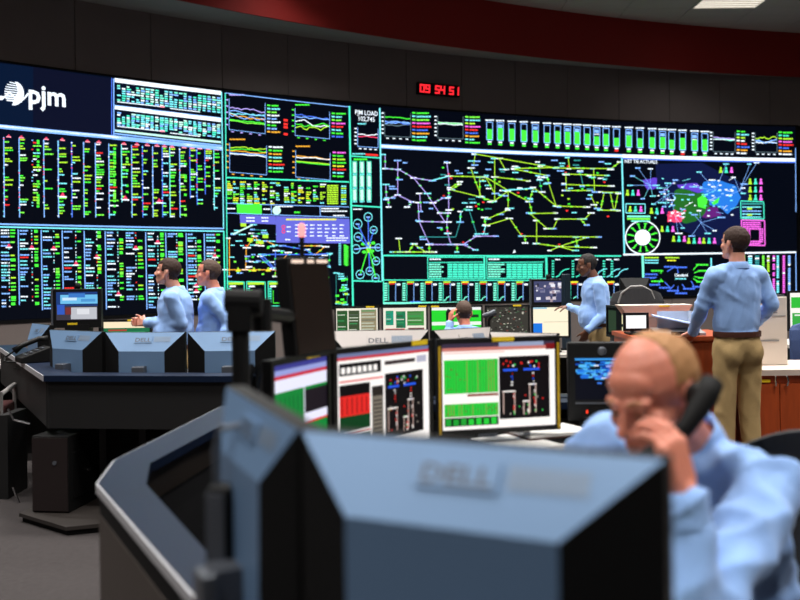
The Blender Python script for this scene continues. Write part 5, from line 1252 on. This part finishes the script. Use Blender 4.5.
# black office chair and monitor back beyond the counter
bp = pd(631, 300, 9.2)
ch3 = thing('office_chair', 'black office chair with its rim highlight built as a grey tube beyond the wooden counter', 'chair', (bp.x, 9.2, Z_LOW), math.radians(0))
mb = MB(); mb.box((0, 0.0, 0.47), (0.5, 0.48, 0.09)); mb.build('seat', M_CHAIR, ch3, bevel=0.03)
chair_parts(ch3, pd(631, 288, 8.93).z - Z_LOW)
zt_ = pd(631, 287.5, 8.9).z - Z_LOW
mb = MB(); mb.tube([(-0.18, -0.285, zt_ - 0.14), (-0.15, -0.29, zt_ - 0.05), (-0.07, -0.30, zt_ + 0.008), (0.03, -0.30, zt_ + 0.01), (0.11, -0.295, zt_ - 0.03), (0.15, -0.29, zt_ - 0.13)], 0.010, 8); mb.build('rim', M_GREY, ch3)  # grey tube in place of the highlight along the backrest edge
a_, b_ = pd(619, 278, 10.4), pd(649, 278, 10.4)
monitor('black monitor back beyond the office chair and the wooden counter', (b_.x, b_.y), (a_.x, a_.y), a_.z, 0.34, None, desk=DL, tags=False, silver=False, group='dark monitors beyond the counter')
t = thing('side_desk', 'dark desk beyond the wooden counter holding a black monitor', 'desk', (2.6, 10.5, Z_LOW))
mb = MB(); mb.box((2.62, 10.45, DL - 0.015), (1.2, 0.7, 0.03)); mb.build('worktop', M_DPANEL, t, world=True)
for x in (2.1, 3.15):
    mb = MB(); mb.box((x, 10.45, (DL + Z_LOW) / 2 - 0.015), (0.03, 0.6, DL - Z_LOW - 0.03)); mb.build('leg', M_DPANEL, t, world=True)

# ================================================================== people
def capsule(mb, p0, p1, r0, r1, n=14, flat=None, fr=1.0):
    """tapered capsule; flat = a direction squeezed by fr"""
    p0, p1 = Vector(p0), Vector(p1); d = p1 - p0; L = d.length or 1e-5; d = d / L
    a = d.cross(Vector((0, 0, 1))) if abs(d.z) < 0.9 else d.cross(Vector((0, 1, 0)))
    a.normalize(); b = d.cross(a); i0 = len(mb.v); rings = []
    for k in range(5): t = math.pi / 2 * (1 - k / 4); rings.append((-math.sin(t) * r0, math.cos(t) * r0))
    for k in range(5): t = math.pi / 2 * k / 4; rings.append((L + math.sin(t) * r1, math.cos(t) * r1))
    for (h, r) in rings:
        for j in range(n):
            t = 2 * math.pi * j / n; v = (a * math.cos(t) + b * math.sin(t)) * max(r, 1e-4)
            if flat is not None: f = Vector(flat); f = f.normalized(); v = v - f * v.dot(f) * (1 - fr)
            mb.v.append(tuple(p0 + d * h + v))
    for k in range(len(rings) - 1):
        for j in range(n):
            q = (j + 1) % n; mb.f.append((i0 + k * n + j, i0 + k * n + q, i0 + (k + 1) * n + q, i0 + (k + 1) * n + j))
    mb.f.append(tuple(i0 + j for j in reversed(range(n)))); mb.f.append(tuple(i0 + (len(rings) - 1) * n + j for j in range(n)))
def ell(mb, c, r, M=None, n=18, m=10):
    i0 = len(mb.v); c = Vector(c)
    for k in range(m + 1):
        t = math.pi * k / m
        for j in range(n):
            a = 2 * math.pi * j / n; v = Vector((r[0] * max(math.sin(t), 1e-3) * math.cos(a), r[1] * max(math.sin(t), 1e-3) * math.sin(a), r[2] * math.cos(t)))
            mb.v.append(tuple(c + (M @ v if M is not None else v)))
    for k in range(m):
        for j in range(n):
            q = (j + 1) % n; mb.f.append((i0 + k * n + j, i0 + (k + 1) * n + j, i0 + (k + 1) * n + q, i0 + k * n + q))
    mb.f.append(tuple(i0 + j for j in range(n))); mb.f.append(tuple(i0 + m * n + j for j in reversed(range(n))))
def remesh(mb, name, m, parent, voxel, smooth_it=4, keep=None, displace=None):
    me = bpy.data.meshes.new(name); me.from_pydata(mb.v, [], mb.f); me.update()
    bm = bmesh.new(); bm.from_mesh(me); bmesh.ops.recalc_face_normals(bm, faces=bm.faces); bm.to_mesh(me); bm.free()
    ob = bpy.data.objects.new('tmp', me); C.objects.link(ob)
    r = ob.modifiers.new('r', 'REMESH'); r.mode = 'VOXEL'; r.voxel_size = voxel; r.adaptivity = 0.0
    if smooth_it: s = ob.modifiers.new('s', 'SMOOTH'); s.factor = 0.5; s.iterations = smooth_it
    dg = bpy.context.evaluated_depsgraph_get(); dg.update()
    out = bpy.data.meshes.new_from_object(ob.evaluated_get(dg)); bpy.data.objects.remove(ob); bpy.data.meshes.remove(me)
    out.name = name
    if displace is not None:
        ns = [v.normal.copy() for v in out.vertices]
        for v, nn in zip(out.vertices, ns): v.co = v.co + nn * displace(v.co, nn)
    if keep is not None:
        bm = bmesh.new(); bm.from_mesh(out); bmesh.ops.delete(bm, geom=[v for v in bm.verts if not keep(v.co)], context='VERTS'); bm.to_mesh(out); bm.free()
    out.materials.clear(); out.materials.append(m)
    out.polygons.foreach_set('use_smooth', [True] * len(out.polygons)); out.update()
    o = bpy.data.objects.new(name, out); C.objects.link(o); o.parent = parent
    return o
def hand(mb, wrist, d, n, left, curl=0.5, k=1.0, spread=0.0):
    d = Vector(d).normalized(); n = Vector(n); n = (n - d * n.dot(d)).normalized(); t = d.cross(n) * (-1 if left else 1); W = Vector(wrist)
    bases = []
    for q, (o, L, r) in enumerate(((0.031, 0.072, 0.0088), (0.0105, 0.081, 0.0092), (-0.0105, 0.076, 0.0088), (-0.030, 0.060, 0.0078))):
        b = W + (d * (0.088 - abs(o) * 0.18) + t * o) * k
        capsule(mb, W + t * o * 0.45 * k + d * 0.008 * k, b, 0.017 * k, 0.0125 * k, 10)
        p = b; ang = curl * 0.5
        for sgm, fr in enumerate((0.46, 0.30, 0.24)):
            dr = (d + t * (o * 2.2 + spread * o * 12)).normalized() * math.cos(ang) + n * math.sin(ang)
            q2 = p + dr * L * fr * k; capsule(mb, p, q2, r * (1 - 0.1 * sgm) * k, r * (0.92 - 0.1 * sgm) * k, 8); p = q2; ang += curl * 0.75
    p = W + (d * 0.02 + t * 0.022) * k; q2 = p + (d * 0.033 + t * 0.026 + n * 0.012) * k; capsule(mb, p, q2, 0.016 * k, 0.0125 * k, 10)
    q3 = q2 + (d * 0.026 + t * 0.012 + n * 0.012 * (1 + curl)) * k; capsule(mb, q2, q3, 0.011 * k, 0.0098 * k, 8)
    q4 = q3 + (d * 0.022 + t * 0.002 + n * 0.012 * (1 + curl)) * k; capsule(mb, q3, q4, 0.0098 * k, 0.0082 * k, 8)
def folds(amp, seed, sc=(1, 1, 1)):
    off = Vector((seed * 3.1, seed * 1.7, seed * 2.3))
    def f(p, nn):
        q = Vector((p.x * sc[0], p.y * sc[1], p.z * sc[2]))
        w = Vector((noise.noise(q * 5 + off), noise.noise(q * 5 - off), 0)) * 0.05; q = q + w
        a = noise.noise(Vector((q.x * 5, q.y * 5, q.z * 13 + q.x * 6)) + off); b = noise.noise(q * 16 + off * 2); c = noise.noise(Vector((q.x * 13 - q.z * 5, q.y * 13 + q.z * 4, q.z * 5)) + off * 3)
        return max(-0.008, amp) if amp < 0 else max(-0.010, amp * ((0.55 - abs(a) * 2.6) * 0.9 + (0.5 - abs(c) * 2.4) * 0.7 + b * 0.35))
    return f
def person(label, loc, rz, k, skin, hair_m, hair_mask, wr, wl, er, el, seated=False, lean=0.0, head_yaw=0.0, head_pitch=0.0, head_roll=0.0, hands=((1.0,), (1.0,)), trousers=None, shirt_m=None, belly=0.0, voxel=0.006, shirt_voxel=0.011,
           hand_r=None, hand_l=None, glasses=False, hair_thick=0.006, seed=1.0, fold=0.006, moustache=False, hip_z=0.93, head_fwd=0.0, shrug=0.0, roll=0.0):
    t = thing('person', label, 'person', loc, rz)
    t.scale = (k, k, k)
    inv = root_matrix(t).inverted()
    HZ = hip_z; up0 = Vector((0, 0, 0.93))
    UM = Matrix.Translation((0, 0, HZ)) @ Matrix.Rotation(-lean, 4, 'X') @ Matrix.Rotation(roll, 4, 'Y') @ Matrix.Translation((0, 0, -0.93))
    u = lambda *p: UM @ Vector(p)
    uf = lambda *p: (UM.to_3x3() @ Vector(p)).normalized()
    wr, wl, er, el = (inv @ Vector(q) for q in (wr, wl, er, el))
    dz = 0.0 if seated else HZ - 0.93
    HM = Matrix.Translation(u(0, 0.015 + head_fwd, 1.64)) @ Matrix.Rotation(head_yaw, 4, 'Z') @ Matrix.Rotation(-head_pitch, 4, 'X') @ Matrix.Rotation(head_roll, 4, 'Y')
    hp = lambda x, y, z: HM @ Vector((x, y, z)); HR = HM.to_3x3()
    S = {1: u(0.185, -0.01, 1.415), -1: u(-0.185, -0.01, 1.415)}
    S[1] = S[1] + Vector((0, 0.02, shrug))
    # ---- body: one continuous surface
    b = MB()
    ell(b, hp(0, -0.014, 0.030), (0.077, 0.098, 0.088), HR); ell(b, hp(0, 0.022, -0.03), (0.064, 0.066, 0.085), HR); ell(b, hp(0, 0.048, -0.088), (0.042, 0.036, 0.028), HR)
    capsule(b, hp(-0.052, 0.0, -0.055), hp(-0.022, 0.058, -0.094), 0.022, 0.02); capsule(b, hp(0.052, 0.0, -0.055), hp(0.022, 0.058, -0.094), 0.022, 0.02)
    ell(b, hp(0, 0.05, 0.045), (0.055, 0.036, 0.036), HR)
    for s in (-1, 1):
        ell(b, hp(s * 0.042, 0.054, -0.028), (0.024, 0.026, 0.024), HR); ell(b, hp(s * 0.031, 0.072, -0.002), (0.0135, 0.0125, 0.0115), HR)
        capsule(b, hp(s * 0.012, 0.086, 0.017), hp(s * 0.046, 0.072, 0.016), 0.0105, 0.009, 8)
        ell(b, hp(s * 0.012, 0.094, -0.041), (0.010, 0.011, 0.009), HR)
        E_ = HR @ Matrix.Rotation(s * 0.35, 3, 'Z'); ell(b, hp(s * 0.080, -0.014, -0.008), (0.0085, 0.020, 0.033), E_); ell(b, hp(s * 0.077, -0.008, -0.036), (0.008, 0.011, 0.012), E_)
    capsule(b, hp(0, 0.086, 0.004), hp(0, 0.106, -0.034), 0.0085, 0.0125, 10)
    capsule(b, hp(-0.018, 0.083, -0.0665), hp(0.018, 0.083, -0.0665), 0.0075, 0.0075, 8); capsule(b, hp(-0.014, 0.083, -0.0775), hp(0.014, 0.083, -0.0775), 0.008, 0.008, 8)
    capsule(b, hp(0, -0.022, -0.055), u(0, -0.02, 1.46), 0.054, 0.058)
    capsule(b, u(0, 0, 1.42), u(0, 0, 1.0), 0.07, 0.08)
    for s, e, w in ((1, er, wr), (-1, el, wl)):
        capsule(b, u(0, -0.01, 1.42), S[s], 0.05, 0.045); capsule(b, S[s], e, 0.036, 0.033); capsule(b, e, w, 0.038, 0.0265)
    hand(b, wr, *(hand_r or ((wr - er), (-1, 0, 0)))[:2], False, *(hand_r[2:] if hand_r else ())) if hand_r else hand(b, wr, (wr - er), (-1, 0.2, 0), False)
    hand(b, wl, *(hand_l[:2]), True, *(hand_l[2:])) if hand_l else hand(b, wl, (wl - el), (1, 0.2, 0), True)
    if seated: knee = {s: Vector((s * 0.12, 0.43, HZ - 0.03)) for s in (-1, 1)}; foot = {s: Vector((s * 0.12, 0.38, 0.09)) for s in (-1, 1)}
    else: knee = {s: Vector((s * 0.098, 0.012, 0.50 + dz * 0.5)) for s in (-1, 1)}; foot = {s: Vector((s * 0.105, -0.02, 0.09)) for s in (-1, 1)}
    hipj = {s: Vector((s * 0.092, 0, HZ - 0.02)) for s in (-1, 1)}
    for s in (-1, 1):
        capsule(b, u(0, 0, 1.0), hipj[s], 0.07, 0.06); capsule(b, hipj[s], knee[s], 0.055, 0.045); capsule(b, knee[s], foot[s], 0.042, 0.03); capsule(b, foot[s] + Vector((0, 0, -0.04)), foot[s] + Vector((0, 0.12, -0.05)), 0.03, 0.025)
    body = remesh(b, 'body', skin, t, voxel, 3)
    # ---- shirt
    b = MB()
    ell(b, u(0, -0.005, 1.29), (0.178, 0.122 + belly * 0.4, 0.20), UM.to_3x3(), 24, 14); ell(b, u(0, 0.015 + belly * 0.5, 1.09), (0.166 + belly * 0.5, 0.126 + belly * 0.8, 0.20), UM.to_3x3(), 24, 14); ell(b, u(0, 0.0, 0.97), (0.168, 0.125, 0.12), UM.to_3x3(), 24, 14)
    capsule(b, u(-0.14, -0.015, 1.415), u(0.14, -0.015, 1.415), 0.072, 0.072, flat=uf(0, 1, 0), fr=0.95); capsule(b, u(0, -0.02, 1.42), u(0, -0.008, 1.474), 0.085, 0.064)
    for s in (-1, 1): capsule(b, u(s * 0.04, -0.02, 1.455), u(s * 0.165, -0.012, 1.412), 0.058, 0.066)
    capsule(b, u(0, 0.0, 1.10), u(0, 0.0, 1.34), 0.172, 0.178, flat=uf(0, 1, 0), fr=0.70 + belly * 3.0)
    for s, e, w in ((1, er, wr), (-1, el, wl)):
        capsule(b, S[s], e, 0.066, 0.054); mid_ = e + (w - e) * 0.5; capsule(b, e, mid_, 0.055, 0.05); capsule(b, mid_, e + (w - e) * 0.93, 0.05, 0.037)
        ell(b, e, (0.058, 0.058, 0.058))
    zc = 0.985
    UI = UM.inverted()
    wristpts = (wr, wl)
    sh = remesh(b, 'shirt', shirt_m or M_SHIRT, t, shirt_voxel, 5, keep=(lambda p: (UI @ p).z > zc or min((p - w).length for w in wristpts) < 0.2 or min((p - e).length for e in (er, el)) < 0.12), displace=folds(fold, seed, (1, 1, 0.8)))
    c = MB(); c.lathe([(0.078, 1.464), (0.075, 1.480), (0.067, 1.510), (0.062, 1.510), (0.063, 1.48)], (0, 0, 0), 24, 1.0, 1.05)
    c.v = [tuple(u(v[0], v[1] - 0.018, v[2] - (0.03 * max(0, v[1] / 0.07)))) for v in c.v]; c.build('collar', shirt_m or M_SHIRT, sh, smooth=True)
    for s, e, w in ((1, er, wr), (-1, el, wl)):
        d = (w - e).normalized(); c = MB(); c.tube([w - d * 0.055, w - d * 0.02, w + d * 0.004, w - d * 0.004], [0.0405, 0.041, 0.040, 0.033], 16, cap=False); c.build('cuff', shirt_m or M_SHIRT, sh, smooth=True)
    # ---- trousers, belt, shoes
    b = MB()
    ell(b, (0, -0.005, HZ - 0.01), (0.165, 0.128 + belly * 0.3, 0.13), None, 22, 12)
    if not seated: capsule(b, (-0.07, 0, 0.98 + dz), (0.07, 0, 0.98 + dz), 0.09, 0.09, flat=(0, 1, 0), fr=1.25)
    for s in (-1, 1):
        ell(b, (s * 0.075, -0.055, HZ - 0.06), (0.085, 0.085, 0.10)); capsule(b, hipj[s], knee[s], 0.095, 0.072); capsule(b, knee[s], foot[s] + Vector((0, -0.005, 0.02)), 0.072, 0.058)
    tr = remesh(b, 'trousers', trousers or M_KHAKI, t, 0.014, 5, keep=(None if seated else (lambda p: p.z < 1.015 + dz)), displace=folds(0.005, seed + 5, (1, 1, 0.6)))
    if not seated:
        c = MB(); c.lathe([(1.0, 0.985), (1.025, 0.985), (1.03, 1.005), (1.025, 1.022), (1.0, 1.022)], (0, 0, dz), 32, 0.168, 0.134 + belly * 0.4); c.build('belt', M_BELT, t, smooth=False)
        c = MB(); c.box((0, 0.138 + belly * 0.42, 1.003 + dz), (0.045, 0.006, 0.034)); c.build('buckle', M_CHROME, t)
    for s in (-1, 1):
        b = MB(); f = foot[s]; capsule(b, (f.x, f.y - 0.03, 0.045), (f.x + s * 0.015, f.y + 0.13, 0.036), 0.044, 0.042, flat=(0, 0, 1), fr=0.85); capsule(b, (f.x, f.y, 0.05), (f.x, f.y, 0.09), 0.045, 0.045)
        remesh(b, 'shoe', M_SHOE, t, 0.012, 3, displace=lambda p, n_: 0)
    # ---- hair grown from the scalp surface
    HI = HM.inverted(); me = body.data
    bm = bmesh.new(); bm.from_mesh(me); bm.normal_update()
    kill = []
    for f in bm.faces:
        q = HI @ f.calc_center_median()
        if q.length > 0.19 or q.z < -0.09 or abs(q.x) > 0.0835 or not hair_mask(q): kill.append(f)
    bmesh.ops.delete(bm, geom=kill, context='FACES'); bmesh.ops.delete(bm, geom=[v for v in bm.verts if not v.link_faces], context='VERTS')
    for v in bm.verts:
        edge = any(e.is_boundary for e in v.link_edges)
        v.co += v.normal * (0.0008 if edge else hair_thick * (1 + 0.5 * noise.noise(v.co * 60)))
    hm = bpy.data.meshes.new('hair'); bm.to_mesh(hm); bm.free(); hm.materials.append(hair_m); hm.polygons.foreach_set('use_smooth', [True] * len(hm.polygons))
    ho = bpy.data.objects.new('hair', hm); C.objects.link(ho); ho.parent = t
    # ---- face details
    for s in (-1, 1):
        c = MB(); c.tube([hp(s * 0.015, 0.0915, 0.020), hp(s * 0.032, 0.086, 0.024), hp(s * 0.048, 0.0735, 0.019)], [0.0022, 0.0028, 0.0016], 8); c.build('eyebrow', hair_m, t)
        c = MB(); c.tube([hp(s * 0.020, 0.0835, -0.005), hp(s * 0.031, 0.0865, -0.0065), hp(s * 0.043, 0.080, -0.006)], [0.0016, 0.0030, 0.0016], 8); c.build('eye', M_EYE, t)
    c = MB(); c.tube([hp(-0.021, 0.088, -0.0720), hp(0, 0.0925, -0.0718), hp(0.021, 0.088, -0.0720)], [0.0012, 0.0022, 0.0012], 8); c.build('mouth', M_LIP, t)
    if moustache:
        c = MB(); c.tube([hp(-0.026, 0.086, -0.066), hp(0, 0.0955, -0.056), hp(0.026, 0.086, -0.066)], [0.003, 0.006, 0.003], 8); c.build('moustache', hair_m, t)
    if glasses:
        for s in (-1, 1):
            c = MB(); pts = [hp(s * 0.033 + 0.022 * math.cos(a * math.pi / 6), 0.100, -0.004 + 0.015 * math.sin(a * math.pi / 6)) for a in range(13)]; c.tube(pts, 0.0018, 6); c.tube([hp(s * 0.055, 0.099, 0.0), hp(s * 0.08, 0.06, 0.003), hp(s * 0.087, -0.02, 0.004)], 0.0018, 6); c.build('glasses_rim', M_BELT, t)
    return t, HM, inv

full = lambda q: (q.z > 0.066 - max(0, q.y) * 0.15) or (q.y < 0.035 and q.z > 0.0 and not (abs(q.x) > 0.074 and q.z < 0.02)) or (q.y < -0.035 and q.z > -0.06)
short = lambda q: (q.z > 0.078 and q.y < 0.06) or (q.y < 0.03 and q.z > 0.01 and abs(q.x) < 0.0835 and not (abs(q.x) > 0.074 and q.z < 0.025)) or (q.y < -0.03 and q.z > -0.055)
balding = lambda q: (q.y < -0.005 + max(0, 0.09 - q.z) * 0.25 and q.z > 0.02 and not (abs(q.x) > 0.073 and q.z < 0.027)) or (q.y < -0.034 and q.z > -0.06)

# right: standing at the counter, back to the camera
base = Vector((pd(737, 333, 6.72).x, 6.72, Z_LOW))
person('man in blue shirt and khakis standing at the wooden counter, back to camera', base, math.radians(14), 0.955, M_SKIN, M_HAIRB, full,
       pd(757, 322, 6.95), Vector((pd(694, 333, 6.98).x, 7.00, 0.925)), pd(771, 304, 6.74), pd(702, 306, 6.74), head_yaw=math.radians(16), head_pitch=math.radians(-6), hip_z=1.11, seed=1.3, fold=0.007,
       hand_l=((-0.25, 0.9, -0.35), (0, -0.2, -1), 0.25), voxel=0.006)
# centre right: profile man with glasses
base = Vector((pd(594, 325, 9.9).x, 9.65, Z_LOW))
person('man with glasses in blue shirt standing in profile, hand on a far screen', base, math.radians(88), 0.91, M_SKIND, M_HAIRK, short,
       pd(568.5, 306.5, 10.02), pd(586.5, 331, 9.42), pd(584, 313, 9.85), pd(603, 316, 9.45), head_pitch=math.radians(8), belly=0.05, hip_z=1.06, lean=math.radians(5), head_fwd=0.045, glasses=True, moustache=True, seed=2.1, voxel=0.007,
       hand_l=((0.35, 0.25, -0.9), (0.9, 0.1, 0.2), 0.5), hand_r=((0.05, 0.99, -0.08), (0.0, -0.08, -1), 0.4))
# left pair
base = Vector((pd(178, 320, 7.95).x, 7.95, Z_LOW))
person('dark-haired man in blue shirt looking up at the wall, hands together', base, math.radians(90), 0.935, M_SKIN, M_HAIRB, full,
       pd(145, 322, 8.03), pd(146, 323, 7.93), pd(176, 322, 8.15), pd(182, 323, 7.8), head_pitch=math.radians(-9), head_yaw=math.radians(-6), hip_z=1.0, lean=math.radians(3), head_fwd=0.03, seed=3.3, voxel=0.007, shirt_m=M_SHIRT,
       hand_l=((0.5, 0.8, 0.1), (0.9, -0.3, -0.2), 0.9), hand_r=((-0.5, 0.8, 0.05), (-0.9, -0.3, 0.0), 0.9), belly=0.05)
base = Vector((pd(217, 320, 8.12).x, 8.12, Z_LOW))
person('grey-haired man in blue shirt standing behind the dark-haired man', base, math.radians(82), 0.925, M_SKINR, M_HAIRG, short,
       pd(204, 345, 8.4), pd(222, 346, 7.9), pd(214, 322, 8.42), pd(228, 322, 7.97), lean=math.radians(3), head_fwd=0.025, head_pitch=math.radians(-3), head_yaw=math.radians(6), hip_z=1.0, belly=0.03, seed=4.7, voxel=0.007)
# centre: seated, back to the camera, on the phone
cl = Vector((pd(466, 320, 9.3).x, 9.3, Z_LOW))
hs_ = at_depth(449, 316, 9.36)
person('seated man in pale blue shirt on the phone, facing the bright green screen', cl, math.radians(12), 0.93, M_SKINR, M_HAIRG, short,
       pd(486, 345, 9.55), pd(450, 322, 9.32), pd(486, 346, 9.28), pd(448, 343, 9.25), seated=True, hip_z=0.56, lean=math.radians(6), seed=5.5, voxel=0.007, hand_l=((0.15, 0.0, 1.0), (0.9, 0.2, 0), 0.7), trousers=M_NAVYTR)
ch4 = thing('office_chair', 'dark office chair under the seated man before the far screens', 'chair', (cl.x, cl.y, Z_LOW), math.radians(12))
mb = MB(); mb.box((0, 0.03, 0.385), (0.5, 0.48, 0.09)); mb.build('seat', M_CHAIR, ch4, bevel=0.03)
chair_parts(ch4, 0.9)
hdir = Vector((0.012, 0.0, 0.06))
t = thing('telephone_handset', 'small black handset held to the ear of the seated man in the middle', 'handset', hs_)
mb = MB(); mb.tube([(0.01, 0.02, -0.09), (-0.012, 0.0, -0.05), (-0.014, 0.0, 0.03), (0.006, 0.0, 0.06)], [0.02, 0.016, 0.016, 0.02], 10); mb.build('grip', M_MATTE, t, smooth=True)

# foreground operator on the phone
A_OP = math.radians(126); fw = Vector((-math.sin(A_OP), math.cos(A_OP), 0))
hips = Vector((0.450, 1.90, 0)) - fw * 0.43 + Vector((-0.064, 0.088, 0))
opl = at_depth(684, 494, 1.66)
op, OHM, oinv = person('balding man in blue shirt bent over the foreground console with a phone at his ear', (hips.x, hips.y, 0), A_OP, 0.99, M_SKINR, M_HAIRS, balding,
       Vector((0.10, 2.05, 0.80)), opl, Vector((0.29, 2.14, 0.83)), at_depth(694, 622, 1.63), seated=True, hip_z=0.58, lean=math.radians(31), head_yaw=math.radians(-1), shrug=0.012, roll=math.radians(-9), head_pitch=math.radians(20), head_fwd=0.02, seed=6.2,
       voxel=0.0042, shirt_voxel=0.008, fold=0.017, trousers=M_NAVYTR, hair_thick=0.0025, hand_l=((0.19, 0.15, 0.95), (0.95, 0.13, -0.15), 0.95), hand_r=((0, 0.9, -0.1), (0, 0, -1), 0.3))
# handset along the cheek from ear to mouth (in world space, from the head frame)
W2 = root_matrix(op) @ OHM
ear, mouth = W2 @ Vector((-0.100, -0.014, 0.0)), W2 @ Vector((-0.066, 0.112, -0.062))
t = thing('telephone_handset', 'black handset held to the ear of the balding operator', 'handset', (ear + mouth) / 2)
ax = (ear - mouth).normalized(); outv = (W2.to_3x3() @ Vector((-1, 0.15, 0))).normalized()
mb = MB(); mb.tube([mouth - ax * 0.02, mouth + outv * 0.012, (ear + mouth) / 2 + outv * 0.026, ear + outv * 0.012, ear + ax * 0.035], [0.02, 0.022, 0.017, 0.024, 0.022], 14); mb.build('grip', M_MATTE, t, smooth=True, world=True)
mb = MB(); mb.cyl(ear + outv * 0.01, ear - outv * 0.014, 0.025, 16); mb.build('earpiece', M_BLACK, t, world=True)
